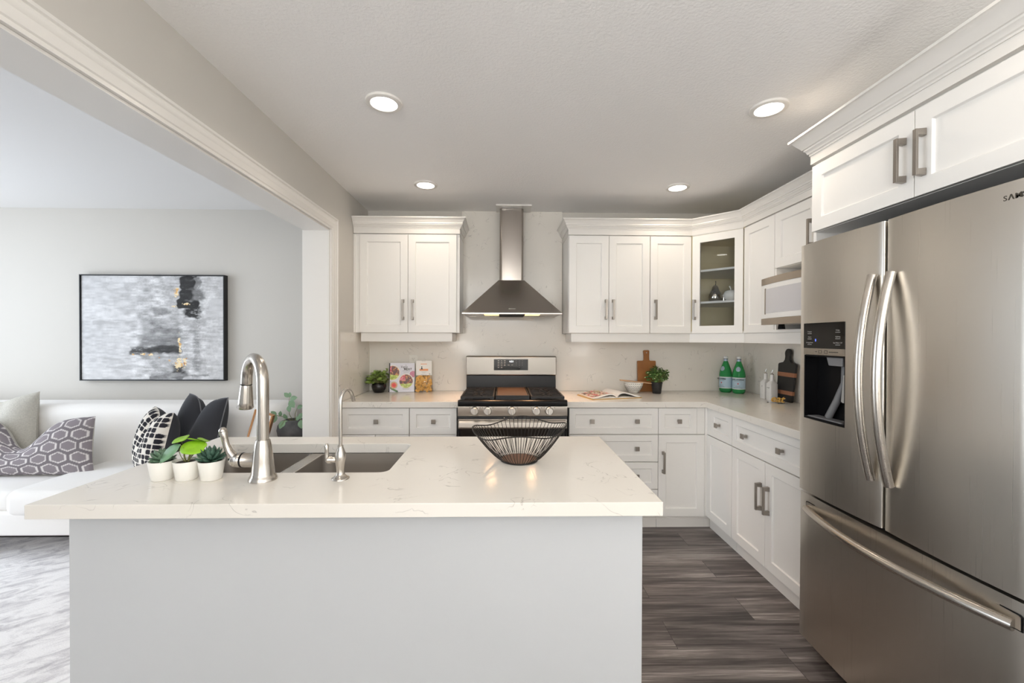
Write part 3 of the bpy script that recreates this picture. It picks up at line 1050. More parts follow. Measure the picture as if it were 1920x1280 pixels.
# oven door with a wide flat handle and dark glass
od = obj('oven_door', MB().box(-hw + .004, hw - .004, -.002, .021, .20, .808), M['black'], t, bevel=.003)
obj('door_glass', MB().box(-hw + .02, hw - .02, -.004, -.0025, .27, .742), M['blackglass'], od)
obj('door_band', MB().box(-hw + .004, hw - .004, -.006, -.0025, .744, .808), M['steelH'], od, bevel=.001)
obj('handle', MB().prism([(-.020, .752), (-.044, .755), (-.048, .760), (-.046, .792), (-.030, .802), (-.020, .800)], -hw + .012, hw - .012, lambda y, z, h: (h, y, z)).box(-.33, -.30, -.022, -.006, .765, .79)  .box(.30, .33, -.022, -.006, .765, .79), M['rangesteel'], od, bevel=.002)
obj('storage_drawer', MB().box(-hw + .004, hw - .004, -.002, .021, .03, .192), M['steelH'], t, bevel=.003)
obj('bracket', MB().box(-.062, -.054, -.001, .002, .814, .820).box(.0, .008, -.001, .002, .814, .820), M['chrome'], t)
# back guard
bgd = obj('backguard', MB().prism([(.615, .926), (.628, 1.052), (.695, 1.052), (.695, .896), (.615, .896)], -hw + .004, hw - .004, lambda y, z, h: (h, y, z)), M['black'], t, bevel=.003)
obj('console', MB().prism([(.606, 1.058), (.608, 1.205), (.616, 1.213), (.695, 1.213), (.695, 1.054), (.612, 1.053)], -hw + .002, hw - .002, lambda y, z, h: (h, y, z)), M['console'], t, bevel=.004)
sl = math.atan2(.002, .147)
PT = lambda x, z, d=.0: Matrix.Translation((x, .606 + (z - 1.058) * .0136 - d, z)) @ Matrix.Rotation(PI / 2 - sl, 4, 'X')
dp = obj('display', MB().add([(PT(-.144, 1.096, .0012) @ Vector((0, 0, 0))), PT(.139, 1.096, .0012) @ Vector((0, 0, 0)), PT(.139, 1.187, .0012) @ Vector((0, 0, 0)), PT(-.144, 1.187, .0012) @ Vector((0, 0, 0)),
                           PT(-.144, 1.096, -.002) @ Vector((0, 0, 0)), PT(.139, 1.096, -.002) @ Vector((0, 0, 0)), PT(.139, 1.187, -.002) @ Vector((0, 0, 0)), PT(-.144, 1.187, -.002) @ Vector((0, 0, 0))],
                          [(0, 1, 2, 3), (4, 5, 6, 7), (0, 1, 5, 4), (1, 2, 6, 5), (2, 3, 7, 6), (3, 0, 4, 7)]), M['blackglass'], t, label='black control display')
text('clock', '4:51', .022, M['display'], dp, PT(.002, 1.168, .0016), label='lit clock digits')
b = MB()
random.seed(3)
for ix, bx in enumerate((-.106, -.080, -.054)):
    for iz, bz in enumerate((1.174, 1.157, 1.139, 1.120)):
        if ix == 2 and iz == 3:
            continue
        for dz in (-.003, .003):
            w = random.uniform(.005, .008)
            b.add([PT(bx - w, bz + dz - .0014, .0016) @ Vector((0, 0, 0)), PT(bx + w, bz + dz - .0014, .0016) @ Vector((0, 0, 0)), PT(bx + w, bz + dz + .0014, .0016) @ Vector((0, 0, 0)), PT(bx - w, bz + dz + .0014, .0016) @ Vector((0, 0, 0))], [(0, 1, 2, 3)])
for bx, bz in ((-.022, 1.139), (.008, 1.140)):
    b.add([PT(bx - .008, bz - .002, .0016) @ Vector((0, 0, 0)), PT(bx + .008, bz - .002, .0016) @ Vector((0, 0, 0)), PT(bx + .008, bz + .002, .0016) @ Vector((0, 0, 0)), PT(bx - .008, bz + .002, .0016) @ Vector((0, 0, 0))], [(0, 1, 2, 3)])
obj('key_legend', b, M['mark'], dp)
for r_, row in enumerate(('123', '456', '789', ' 0 ')):
    for c_, ch in enumerate(row):
        if ch != ' ':
            text('key_digit', ch, .009, M['mark'], dp, PT(.042 + c_ * .025, 1.174 - r_ * .0178, .0016), extrude=.0001)
# burners, grates and the griddle
for bx, by, r_ in ((-.235, .17, .055), (-.235, .45, .042), (.235, .17, .060), (.235, .45, .042), (0, .31, .045)):
    o = obj('burner', MB().lathe([(r_, .9262), (r_, .934), (r_ * .85, .936), (r_ * .8, .942), (.0005, .944)], 24, Matrix.Translation((bx, by, 0))), M['iron'], t, smooth=40)


def grate(x0, x1):
    b = MB()
    y0, y1, z0, z1 = .055, .585, .938, .956
    w = .006
    for yy in (y0, y1):
        b.prism([(x0, z1), (x1, z1), (x1, z0 + .006), (x1 - .012, .9265), (x1 - .022, .9265), (x1 - .030, z0 + .004), (x0 + .030, z0 + .004), (x0 + .022, .9265), (x0 + .012, .9265), (x0, z0 + .006)], yy - w, yy + w, lambda a, c, h: (a, h, c))
    for xx in (x0 + w, x1 - w):
        b.box(xx - w, xx + w, y0, y1, z0 + .002, z1)
    n = 8
    for k in range(1, n):
        yy = y0 + (y1 - y0) * k / n
        b.box(x0, x1, yy - .004, yy + .004, z0 + .004, z1)
    xm = (x0 + x1) / 2
    for yc in (.19, .45):
        for a in range(8):
            an = a * PI / 4 + PI / 8
            tf = Matrix.Translation((xm, yc, 0)) @ Matrix.Rotation(an, 4, 'Z')
            b.box(.022, .095, -.004, .004, z0 + .004, z1 + .003, tf)
    return b


obj('grate', grate(-.362, -.128), M['iron'], t)
obj('grate', grate(.128, .362), M['iron'], t)
g = obj('griddle', MB().box(-.118, .118, .055, .585, .930, .955), M['iron'], t, bevel=.004)
obj('griddle_plate', MB().box(-.108, .108, .085, .575, .9552, .9575), M['griddle'], g)
obj('griddle_lip', MB().box(-.118, .118, .055, .061, .955, .962).box(-.118, -.112, .06, .585, .955, .962).box(.112, .118, .06, .585, .955, .962).box(-.112, .112, .579, .585, .955, .962), M['iron'], g)

# ================================================================== RANGE HOOD
HC = .062
t = thing('range_hood', 'stainless steel chimney range hood with two lit lamps over the stove', 'range hood', (HC, 3.30, 1.54))
hz = 1.54
sh = lambda x, y, z: (x + HC, y, z)
w2, cw = .372, .098
fy, by, cfy = 3.085, YS - .003, 3.415
F4 = [(-w2, fy, hz + .010), (w2, fy, hz + .010), (w2, by, hz + .010), (-w2, by, hz + .010)]
T4 = [(-cw - .008, cfy - .008, 1.836), (cw + .008, cfy - .008, 1.836), (cw + .008, by, 1.836), (-cw - .008, by, 1.836)]
L4 = [(-w2, fy, hz), (w2, fy, hz), (w2, by, hz), (-w2, by, hz)]
I4 = [(-w2 + .012, fy + .012, hz), (w2 - .012, fy + .012, hz), (w2 - .012, by - .012, hz), (-w2 + .012, by - .012, hz)]
J4 = [(p[0], p[1], hz + .004) for p in I4]
b = MB().add([sh(*p) for p in T4 + F4 + L4 + I4 + J4], [(0, 1, 2, 3)] + [(A + i, A + (i + 1) % 4, A + 4 + (i + 1) % 4, A + 4 + i) for A in (0, 4, 8, 12) for i in range(4)] + [(16, 17, 18, 19)])
cp = obj('canopy', b, M['steelHood'], t, world=True, bevel=.0015)
b = MB().prism([(p[0] + HC, p[1]) for p in [(-cw, by), (-cw, cfy + .022)] + [(-cw + .022 - .022 * math.cos(a), cfy + .022 - .022 * math.sin(a)) for a in (PI / 8, PI / 4, 3 * PI / 8)] + [(-cw + .022, cfy), (cw - .022, cfy)] + [(cw - .022 + .022 * math.sin(a), cfy + .022 - .022 * math.cos(a)) for a in (PI / 8, PI / 4, 3 * PI / 8)] + [(cw, cfy + .022), (cw, by)]], 1.8365, 2.424)
obj('chimney', b, M['steelHood'], t, world=True, smooth=50)
b = MB().box(HC - .098, HC + .098, fy + .02, by - .04, hz - .0015, hz + .0035)
obj('filter', b, M['gap'], t, world=True)
for s in (-1, 1):
    xc = HC + s * .155
    o = obj('lamp', MB().box(xc - .055, xc + .055, fy + .035, fy + .135, hz - .004, hz + .0035), M['halogen'], t, world=True, bevel=.006, label='lit halogen lamp')
    l = bpy.data.lights.new('hood_lamp', 'SPOT')
    l.energy = 14; l.color = (1.0, .54, .27); l.spot_size = math.radians(125); l.spot_blend = .8; l.shadow_soft_size = .03
    lo = bpy.data.objects.new('hood_lamp_beam', l); COL.objects.link(lo); lo.parent = t; lo.location = (s * .155, fy + .085 - 3.30, -.012)
    lo.rotation_euler = (math.radians(-14), 0, 0)
# slanted front badge
sa = math.atan2(1.836 - hz - .01, cfy - .008 - fy)
pz = .09
small_marks('badge', [.006, .005, .006, .006, .005, .006, .007], .009, M['mark'], cp, Matrix.Translation((0, fy - 3.30 + .035, .010 + .035 * math.tan(sa))) @ Matrix.Rotation(sa, 4, 'X') @ Matrix.Translation((0, 0, .001)), gap=.0015)

# ================================================================== REFRIGERATOR
FX, FY0, FY1, FG = 1.278, .982, 1.782, 1.381
t = thing('refrigerator', 'stainless French-door refrigerator with a dark water dispenser', 'refrigerator', (1.68, 1.38, 0))
obj('body', MB().box(1.352, 2.06, FY0 + .004, FY1 - .004, .03, 1.744), M['darkgrey'], t, world=True, bevel=.004)
obj('base_grille', MB().box(1.375, 1.42, FY0 + .03, FY1 - .03, .012, .03).box(1.345, 1.352, FY0 + .01, FY1 - .01, .705, .725), M['gap'], t, world=True)
for yy in (FY0 + .06, FY1 - .06):
    obj('foot', MB().lathe([(.02, 0), (.022, .03)], 16, Matrix.Translation((1.40, yy, 0))), M['midgrey'], t, world=True)
    obj('hinge_cover', MB().box(1.36, 1.50, yy - .05, yy + .05, 1.7445, 1.775), M['darkgrey'], t, world=True, bevel=.006)


def door_panel(y0, y1, z0, z1, hole=None, bulge=.009, er=.007):
    """bowed door skin (front at -X) with rounded upright edges; hole=(ya, yb, za, zb)"""
    w = y1 - y0
    ys = [0, er * .12, er * .35, er] + [w * k / 14 for k in range(1, 14)] + [w - er, w - er * .35, w - er * .12, w]
    ys = [y0 + q for q in ys]
    zs = [z0, z1]
    if hole:
        ys = sorted([y for y in ys if min(abs(y - hole[0]), abs(y - hole[1])) > .006] + [hole[0], hole[1]]); zs = [z0, hole[2], hole[3], z1]

    def xf(y):
        q = (y - y0) / w
        d = min(y - y0, y1 - y)
        e = er - math.sqrt(max(0, er * er - (er - min(d, er)) ** 2)) if d < er else 0
        return FX + bulge * ((2 * q - 1) ** 2) + e
    ny = len(ys)
    b = MB()
    vs = [(xf(y), y, z) for z in zs for y in ys] + [(1.348, y, z) for z in zs for y in ys]
    off = ny * len(zs)
    fs = []
    for j in range(len(zs) - 1):
        for i in range(ny - 1):
            inside = hole and zs[j] >= hole[2] - 1e-6 and zs[j + 1] <= hole[3] + 1e-6 and ys[i] >= hole[0] - 1e-6 and ys[i + 1] <= hole[1] + 1e-6
            q = [j * ny + i, j * ny + i + 1, (j + 1) * ny + i + 1, (j + 1) * ny + i]
            if not inside:
                fs.append(q); fs.append([k + off for k in q][::-1])
    # outer walls
    for i in range(ny - 1):
        for j in (0, len(zs) - 1):
            a = j * ny + i
            fs.append([a, a + 1, a + 1 + off, a + off])
    for j in range(len(zs) - 1):
        for i in (0, ny - 1):
            a, c = j * ny + i, (j + 1) * ny + i
            fs.append([a, c, c + off, a + off])
    if hole:
        ia = min(range(ny), key=lambda i: abs(ys[i] - hole[0])); ib = min(range(ny), key=lambda i: abs(ys[i] - hole[1]))
        for i in range(ia, ib):
            for j in (1, 2):
                a = j * ny + i
                fs.append([a, a + 1, a + 1 + off, a + off])
        for i in (ia, ib):
            a, c = ny + i, 2 * ny + i
            fs.append([a, c, c + off, a + off])
    b.add(vs, fs)
    return b, xf


HOLE = (1.532, 1.747, 1.028, 1.428)
b, xfl = door_panel(FG + .005, FY1, .718, 1.762, HOLE)
dl_ = obj('door', b, M['steelV'], t, world=True, smooth=30)
b, xfr = door_panel(FY0, FG - .005, .718, 1.762)
dr_ = obj('door', b, M['steelV'], t, world=True, smooth=30)
b, xfd = door_panel(FY0, FY1, .085, .706, bulge=.014)
dd_ = obj('freezer_drawer', b, M['steelV'], t, world=True, smooth=30)


def arch_handle(name, y, parent):
    b = MB()
    n = 24
    path, rr = [], []
    for k in range(n + 1):
        q = k / n
        z = .876 + (1.582 - .876) * q
        path.append((1.273 - .047 * (1 - (2 * q - 1) ** 2), y, z))
    b.tube(path, .0145, 12, flat=(1.0, 1.05), ref=(1, 0, 0))
    return obj(name, b, M['steelH'], parent, world=True, smooth=40, label='bowed brushed steel handle')


arch_handle('handle', FG + .033, dl_)
arch_handle('handle', FG - .036, dr_)
b = MB()
path = []
for k in range(25):
    q = k / 24
    path.append((1.279 - .062 * (1 - (2 * q - 1) ** 2), 1.012 + (1.726 - 1.012) * q, .646))
b.tube(path, .0155, 12, ref=(0, 0, 1))
obj('handle', b, M['steelH'], dd_, world=True, smooth=40, label='bowed brushed steel handle')
for ya, yb in ((1.0, 1.062), (1.672, 1.738)):
    obj('handle_inset', MB().prism([(ya, .634), (yb, .634), (yb, .672), (yb - .006, .676), (ya + .006, .676), (ya, .672)], xfd((ya + yb) / 2) - .001, 1.30, lambda y, z, h: (h, y, z)), M['black'], dd_, world=True)
    obj('handle_plate', MB().prism([(ya + .003, .637), (yb - .003, .637), (yb - .003, .670), (yb - .008, .673), (ya + .008, .673), (ya + .003, .670)], xfd((ya + yb) / 2) - .002, 1.29, lambda y, z, h: (h, y, z)), M['steelV'], dd_, world=True)
# dispenser in the far door
y0, y1, z0, z1 = HOLE
e = .0006
dx = xfl(1.64)
ds = obj('dispenser', MB().box(1.335, 1.345, y0 + e, y1 - e, z0 + e, z1 - e).box(dx + .002, 1.335, y0 + e, y0 + .006, z0 + e, 1.296).box(dx + .002, 1.335, y1 - .006, y1 - e, z0 + e, 1.296).box(dx + .002, 1.335, y0 + .006, y1 - .006, z0 + e, z0 + .010).box(dx + .004, 1.335, y0 + .006, y1 - .006, 1.290, 1.298), M['black'], dl_, world=True, label='black water and ice dispenser')
obj('touch_panel', MB().box(dx - .0015, 1.32, y0 + .001, y1 - .001, 1.324, z1 - .001), M['blackglass'], ds, world=True)
obj('label_strip', MB().box(dx - .001, 1.32, y0 + .001, y1 - .001, 1.297, 1.3235), M['steelH'], ds, world=True)
obj('nozzle', MB().prism([(1.560, 1.290), (1.640, 1.290), (1.628, 1.256), (1.560, 1.256)], dx + .012, 1.334, lambda y, z, h: (h, y, z)), M['midgrey'], ds, world=True, bevel=.003)
obj('paddle', MB().prism([(1.540, 1.225), (1.556, 1.225), (1.566, 1.125), (1.562, 1.118), (1.540, 1.118)], dx + .012, dx + .02, lambda y, z, h: (h, y, z)), M['mark'], ds, world=True, bevel=.002)
obj('chute', MB().tube([(1.330, 1.592, 1.255), (1.328, 1.592, 1.19), (1.322, 1.62, 1.12), (1.318, 1.66, 1.045)], .013, 10), M['midgrey'], ds, world=True, smooth=40)
b = MB()
b.box(dx + .004, 1.33, y0 + .02, y1 - .02, z0 + .0105, z0 + .014)
obj('drip_tray', b, M['midgrey'], ds, world=True)
TF = lambda x, y, z: frame_minusx(x - 1.68, y - 1.38, z)
for yy, rows in ((1.712, (('Freezer', 1.392), ('Alarm', 1.370), ('Energy Saver', 1.347))), (1.566, (('Fridge', 1.396), ('Lighting', 1.371), ('Ice Maker Off', 1.347)))):
    for s_, zz in rows:
        text('panel_lettering', s_, .0075, M['mark'], ds, TF(dx - .0017, yy, zz), extrude=.0001)
        small_marks('panel_lettering', [.006, .003, .005, .007], .0022, M['mark'], ds, TF(dx - .0017, yy, zz - .008))
obj('indicator', MB().box(dx - .0018, dx - .0014, 1.676, 1.682, 1.352, 1.362), M['bluelit'], ds, world=True, label='small blue indicator light')
b = MB()
for yc in (1.655, 1.625):
    for a0, a1, c0, c1 in ((-.008, .008, -.006, -.0045), (-.008, .008, .0045, .006), (-.008, -.0065, -.006, .006), (.0065, .008, -.006, .006)):
        b.box(dx - .0013, dx - .0009, yc + a0, yc + a1, 1.310 + c0, 1.310 + c1)
b.box(dx - .0013, dx - .0009, 1.672, 1.682, 1.309, 1.3115).box(dx - .0013, dx - .0009, 1.565, 1.610, 1.309, 1.3115)
obj('strip_lettering', b, M['ink'], ds, world=True)
# raised brand lettering on the near door
text('logo', 'S\u039bMSUNG', .0185, M['logo'], dr_, TF(xfr(1.02) - .0012, 1.0465, 1.7215), extrude=.001, align='LEFT', sx=1.02, space=1.15, bold=.0002, label='dark metal lettering')

# ================================================================== MICROWAVE
MX, MY0, MY1 = 1.612, 1.955, 2.575
t = thing('microwave_oven', 'white-fronted microwave with grey strips in the wall niche by the refrigerator', 'microwave', (1.84, 2.265, 1.421))
MZ0, MZ1 = 1.448, 1.732


def mwx(y):
    q = (y - MY0) / (MY1 - MY0)
    return MX - .034 * (1 - (2 * q - 1) ** 2)


def curved(y0, y1, z0, z1, off, back, n=16):
    b = MB()
    ys = [y0 + (y1 - y0) * k / n for k in range(n + 1)]
    vs = []
    for z in (z0, z1):
        vs += [(mwx(y) + off, y, z) for y in ys] + [(back, y, z) for y in ys]
    m = n + 1
    fs = []
    for k in range(n):
        fs += [(k, k + 1, 2 * m + k + 1, 2 * m + k), (m + k, m + k + 1, 3 * m + k + 1, 3 * m + k), (k, k + 1, m + k + 1, m + k), (2 * m + k, 2 * m + k + 1, 3 * m + k + 1, 3 * m + k)]
    fs += [(0, m, 3 * m, 2 * m), (n, m + n, 3 * m + n, 2 * m + n)]
    return b.add(vs, fs)


obj('body', MB().box(MX + .022, 2.05, MY0 + .004, MY1 - .004, MZ0 + .002, MZ1 - .002), M['white'], t, world=True, bevel=.004)
obj('top_strip', curved(MY0, MY1, 1.692, MZ1, .0, MX + .022), M['mwstrip'], t, world=True, smooth=40, label='grey metal strip')
obj('bottom_strip', curved(MY0, MY1, MZ0, 1.486, .0, MX + .022), M['mwstrip'], t, world=True, smooth=40, label='grey metal strip')
d = obj('door', curved(MY0, MY1, 1.487, 1.6915, .002, MX + .022), M['white'], t, world=True, smooth=40)
obj('window', curved(MY0 + .15, MY1 - .052, 1.518, 1.664, .0008, MX + .02), M['mwglass'], d, world=True, smooth=40, label='pale grey window')
obj('window_rim', curved(MY1 - .060, MY1 - .046, 1.512, 1.670, .0002, MX + .02), M['mwstrip'], d, world=True, smooth=40)
for yy in (MY0 + .06, MY1 - .12):
    for xx in (1.66, 2.0):
        obj('foot', MB().lathe([(.020, 1.4205), (.016, MZ0 + .002)], 12, Matrix.Translation((xx, yy, 0))), M['black'], t, world=True)

# ================================================================== PLANT HELPERS
def leaf(mb, base, d, up, L, w, droop=0.0, fold=.12, n=4, rnd=.8, mi=0):
    d = Vector(d).normalized(); up = Vector(up); up = (up - d * up.dot(d)).normalized(); s = d.cross(up)
    base = Vector(base)
    vs = []
    for k in range(n + 1):
        q = k / n
        ww = w * .5 * (math.sin(PI * min(1, max(.02, q ** rnd))) ** .75 if 0 < q < 1 else .06)
        c = base + d * (L * q) - up * (droop * L * q * q)
        vs += [c - s * ww + up * (fold * ww), c, c + s * ww + up * (fold * ww)]
    fs = []
    for k in range(n):
        a = 3 * k
        fs += [(a, a + 1, a + 4, a + 3), (a + 1, a + 2, a + 5, a + 4)]
    mb.add(vs, fs, mi=mi)


def fat_leaf(mb, base, d, up, L, w, th, curl=.25):
    d = Vector(d).normalized(); up = Vector(up); up = (up - d * up.dot(d)).normalized()
    base = Vector(base); n = 7
    P, R = [], []
    for k in range(n + 1):
        q = k / n
        P.append(base + d * (L * q) + up * (curl * L * q * q))
        R.append(max(.0006, w * .5 * (.45 + .55 * math.sin(PI * min(1, q / .85) * .62)) * (1 - max(0, (q - .55) / .45) ** 1.8)))
    mb.tube(P, R, 8, flat=(th, 1.0), ref=tuple(up))


def rnd_dir(zmin=-.2):
    while True:
        v = Vector((random.uniform(-1, 1), random.uniform(-1, 1), random.uniform(zmin, 1)))
        if .1 < v.length < 1:
            return v.normalized()


ZC = .914


# ================================================================== ISLAND TOP: faucets, pots, basket
def mixer():
    t = thing('kitchen_faucet', 'tall brushed nickel pull-down faucet with side lever at the island sink', 'faucet', (-.757, 1.322, ZC))
    obj('base', MB().lathe([(.041, .0), (.041, .004), (.038, .012), (.035, .016), (.0345, .019), (.033, .023), (.030, .060), (.026, .100), (.0225, .118), (.0205, .126), (.001, .1265)], 40), M['nickel'], t, smooth=50)
    ang = math.radians(138)      # direction of the spout in plan: back and to the left
    ux, uy = math.cos(ang), math.sin(ang)
    path = [(0, 0, .126), (0, 0, .20), (0, 0, .26)]
    r_ = .075
    for k in range(1, 19):
        a = PI * k / 18 * 1.02
        path.append((ux * r_ * (1 - math.cos(a)), uy * r_ * (1 - math.cos(a)), .300 + 1.05 * r_ * math.sin(a)))
    ex, ey, ez = path[-1]
    path.append((ex + ux * .003, ey + uy * .003, .290))
    sp = obj('spout', MB().tube(path, .0175, 20), M['nickel'], t, smooth=50)
    hx, hy = ex + ux * .003, ey + uy * .003
    tilt = Matrix.Translation((hx, hy, .289)) @ Matrix.Rotation(math.radians(7), 4, Vector((uy, -ux, 0))) @ Matrix.Diagonal((1, 1, -1, 1))
    obj('spray_head', MB().lathe([(.0165, 0), (.0172, .002), (.0185, .010), (.0225, .060), (.0250, .080), (.0220, .084), (.001, .084)], 28, tilt), M['nickel'], sp, smooth=50)
    obj('seam', MB().lathe([(.0178, -.002), (.0182, .000), (.0178, .002)], 28, tilt, cap=False), M['black'], sp)
    obj('button', MB().ball(0, 0, 0, .006, .006, .014, tf=Matrix.Translation((hx + ux * .0215, hy + uy * .0215, .252))), M['darkgrey'], sp, smooth=True)
    # horizontal valve barrel to the left, then a lever curving up
    va = Matrix.Translation((-.018, 0, .062)) @ Matrix.Rotation(-PI / 2, 4, 'Y')
    lv = obj('valve', MB().lathe([(.022, 0), (.022, .052), (.0225, .0525), (.0225, .056), (.022, .0565), (.021, .070), (.015, .082), (.001, .086)], 28, va), M['nickel'], t, smooth=50)
    obj('valve_ring', MB().lathe([(.0222, .041), (.0232, .042), (.0232, .046), (.0222, .047)], 28, va, cap=False), M['black'], lv)
    P = [(-.070, 0, .060), (-.088, -.002, .070), (-.102, -.004, .090), (-.110, -.006, .112), (-.114, -.008, .134), (-.117, -.009, .150), (-.119, -.009, .161)]
    obj('lever', MB().tube(P, [.017, .0150, .0115, .0092, .0095, .0115, .0085], 14), M['nickel'], lv, smooth=60)
    obj('lever_tip', MB().ball(-.1185, -.009, .155, .0115, .0115, .0125), M['nickel'], lv, smooth=True)
    return t


mixer()
t = thing('filter_faucet', 'small slim gooseneck drinking-water faucet at the sink', 'faucet', (-.517, 1.328, ZC))
obj('base', MB().lathe([(.027, 0), (.027, .003), (.022, .006), (.0145, .012), (.0115, .020), (.0125, .034), (.0165, .056), (.0170, .068), (.0150, .082), (.0105, .095), (.0085, .100), (.0085, .106), (.001, .107)], 28), M['nickel'], t, smooth=60)
P = [(0, 0, .106), (0, 0, .15), (0, 0, .20), (0.0, 0, .232)]
for k in range(1, 13):
    a = PI * k / 12 * .93
    P.append((.0135 * (1 - math.cos(a)) * .75, .026 * (1 - math.cos(a)), .240 + .040 * math.sin(a)))
P.append((P[-1][0] + .002, P[-1][1] + .004, P[-1][2] - .010))
obj('spout', MB().tube(P, .0058, 14), M['nickel'], t, smooth=60)
l_ = obj('valve', MB().lathe([(.009, 0), (.009, .016), (.011, .018), (.011, .030), (.006, .034), (.001, .035)], 18, Matrix.Translation((-.010, 0, .060)) @ Matrix.Rotation(-PI / 2, 4, 'Y')), M['nickel'], t, smooth=50)
obj('lever', MB().tube([(-.040, 0, .056), (-.043, 0, .068), (-.043, 0, .090), (-.044, 0, .104), (-.045, 0, .111)], [.0075, .0065, .006, .0075, .004], 12), M['nickel'], l_, smooth=60)


def small_pot(label, x):
    t = thing('potted_plant', label, 'potted plant', (x, 1.330, ZC), 0, 'small plants in white pots by the sink')
    obj('pot', MB().lathe([(.026, 0), (.0285, .002), (.0365, .056), (.0370, .060), (.0345, .060), (.0335, .054), (.032, .050), (.001, .050)], 36), M['ceramic'], t, smooth=50)
    obj('soil', MB().lathe([(.0330, .049), (.032, .053), (.015, .055), (.0005, .056)], 24, cap=False), M['soil'], t, smooth=True)
    return t


def rosette(t, m, seed, L=.034, w=.015, pointy=.55):
    random.seed(seed)
    mb = MB()
    for ring, (n, el, l, z) in enumerate(((9, 8, 1.0, .056), (9, 26, 1.0, .060), (8, 44, .95, .064), (6, 62, .80, .068), (4, 78, .6, .072))):
        for k in range(n):
            a = 2 * PI * (k + .5 * (ring % 2)) / n + random.uniform(-.12, .12)
            e = math.radians(el + random.uniform(-6, 6))
            d = Vector((math.cos(a) * math.cos(e), math.sin(a) * math.cos(e), math.sin(e)))
            fat_leaf(mb, (d.x * .004, d.y * .004, z), d, Vector((-math.cos(a) * math.sin(e), -math.sin(a) * math.sin(e), math.cos(e))), L * l * random.uniform(.9, 1.08), w, pointy)
    obj('succulent_leaves', mb, m, t, smooth=60)


p = small_pot('greyish rosette succulent in a white pot, leftmost of the three small pots', -1.075)
rosette(p, M['succ'], 2, .034, .019, .55)
p = small_pot('deep green spiky succulent in a white pot, next to the faucet lever', -.922)
rosette(p, M['succ2'], 5, .044, .0145, .5)
p = small_pot('plant with round lime green leaves in the middle white pot', -.999)
mb, sm = MB(), MB()


def round_leaf(mb, c, nrm, r, sx=1.0, dent=.15, rot=0.0):
    """a round, slightly dished leaf"""
    nrm = Vector(nrm).normalized()
    a = Vector((1, 0, 0)) if abs(nrm.x) < .8 else Vector((0, 1, 0))
    u = (a - nrm * a.dot(nrm)).normalized(); v = nrm.cross(u)
    c = Vector(c)
    vs = [c - nrm * (r * dent)]
    n = 18
    for rr in (.5, 1.0):
        for k in range(n):
            q = 2 * PI * k / n + rot
            rad = r * rr * (1 - (.12 if k == 0 else 0) * rr)
            vs.append(c + u * (math.cos(q) * rad * sx) + v * (math.sin(q) * rad) - nrm * (r * dent * (1 - rr * rr)) + nrm * (.06 * r * rr * math.sin(3 * q)))
    fs = [(0, 1 + k, 1 + (k + 1) % n) for k in range(n)] + [(1 + k, 1 + n + k, 1 + n + (k + 1) % n, 1 + (k + 1) % n) for k in range(n)]
    mb.add(vs, fs)


bases = [((.030, -.012, .103), (.1, -.55, .85), .030, 1.25), ((-.025, .008, .124), (-.25, -.35, .9), .022, 1.2), ((.012, .02, .121), (.1, .3, .95), .021, 1.2), ((.040, .018, .120), (.3, .2, .9), .016, 1.2)]
for c, nr, r_, sx in bases:
    round_leaf(mb, c, nr, r_, sx)
    c = Vector(c)
    sm.tube([(.003 * c.x / .03, 0, .052), c * .55 + Vector((0, 0, .030)), c - Vector(nr).normalized() * .004], [.0013, .0011, .0008], 6)
obj('lime_leaves', mb, M['lime'], p, smooth=60, solid=.0008, label='round lime green leaves')
mb = MB()
for c, d_, L, w in (((-.012, -.010, .112), (-.62, -.30, -.62), .076, .042), ((.038, .0, .092), (.62, -.1, -.62), .042, .030), ((.052, .004, .088), (.5, .2, -.6), .036, .024)):
    leaf(mb, c, d_, (-.2, -.8, .6), L, w, .08, .15, 6)
    sm.tube([(0, 0, .052), (c[0] * .5, c[1] * .5, .085), c], [.0013, .0011, .0008], 6)
for k in range(5):
    a = k * 1.2
    sm.tube([(.004 * math.cos(a), .004 * math.sin(a), .052), (.014 * math.cos(a), .01 * math.sin(a) - .004, .075), (.024 * math.cos(a), .012 * math.sin(a) - .004, .104)], [.0013, .0010, .0007], 6)
obj('drooping_leaves', mb, M['sage'], p, smooth=60, solid=.0008)
obj('stems', sm, M['stem'], p, smooth=60)

# wire fruit basket
t = thing('wire_basket', 'dark wire fruit basket with a wavy rim on the island', 'basket', (.058, 1.525, ZC))
RB = .066
rz = lambda a: .118 + .0095 * math.cos(4 * a + .3) + .008 * math.cos(a - .2)
rr = lambda a: .168 + .004 * math.cos(4 * a + .3)
rim = [(rr(2 * PI * k / 96) * math.cos(2 * PI * k / 96), rr(2 * PI * k / 96) * math.sin(2 * PI * k / 96), rz(2 * PI * k / 96)) for k in range(96)]
obj('rim', MB().tube(rim, .0022, 8, closed=True), M['wire'], t, smooth=60)
b = MB()
NW = 60
for k in range(NW):
    a = 2 * PI * k / NW
    P = []
    for q in range(9):
        s_ = q / 8
        r0 = RB + (rr(a) - RB) * (s_ ** .85)
        P.append((r0 * math.cos(a), r0 * math.sin(a), .0045 + (rz(a) - .0045) * (s_ ** 1.12)))
    b.tube(P, .00125, 5)
obj('wire_cage', b, M['wire'], t, smooth=60)
obj('base_ring', MB().tube([(RB * math.cos(2 * PI * k / 48), RB * math.sin(2 * PI * k / 48), .003) for k in range(48)], .003, 8, closed=True), M['wire'], t, smooth=60)
obj('base_plate', MB().lathe([(.0005, .003), (RB, .003), (RB, .0055), (.0005, .0055)], 40), M['copperbase'], t)

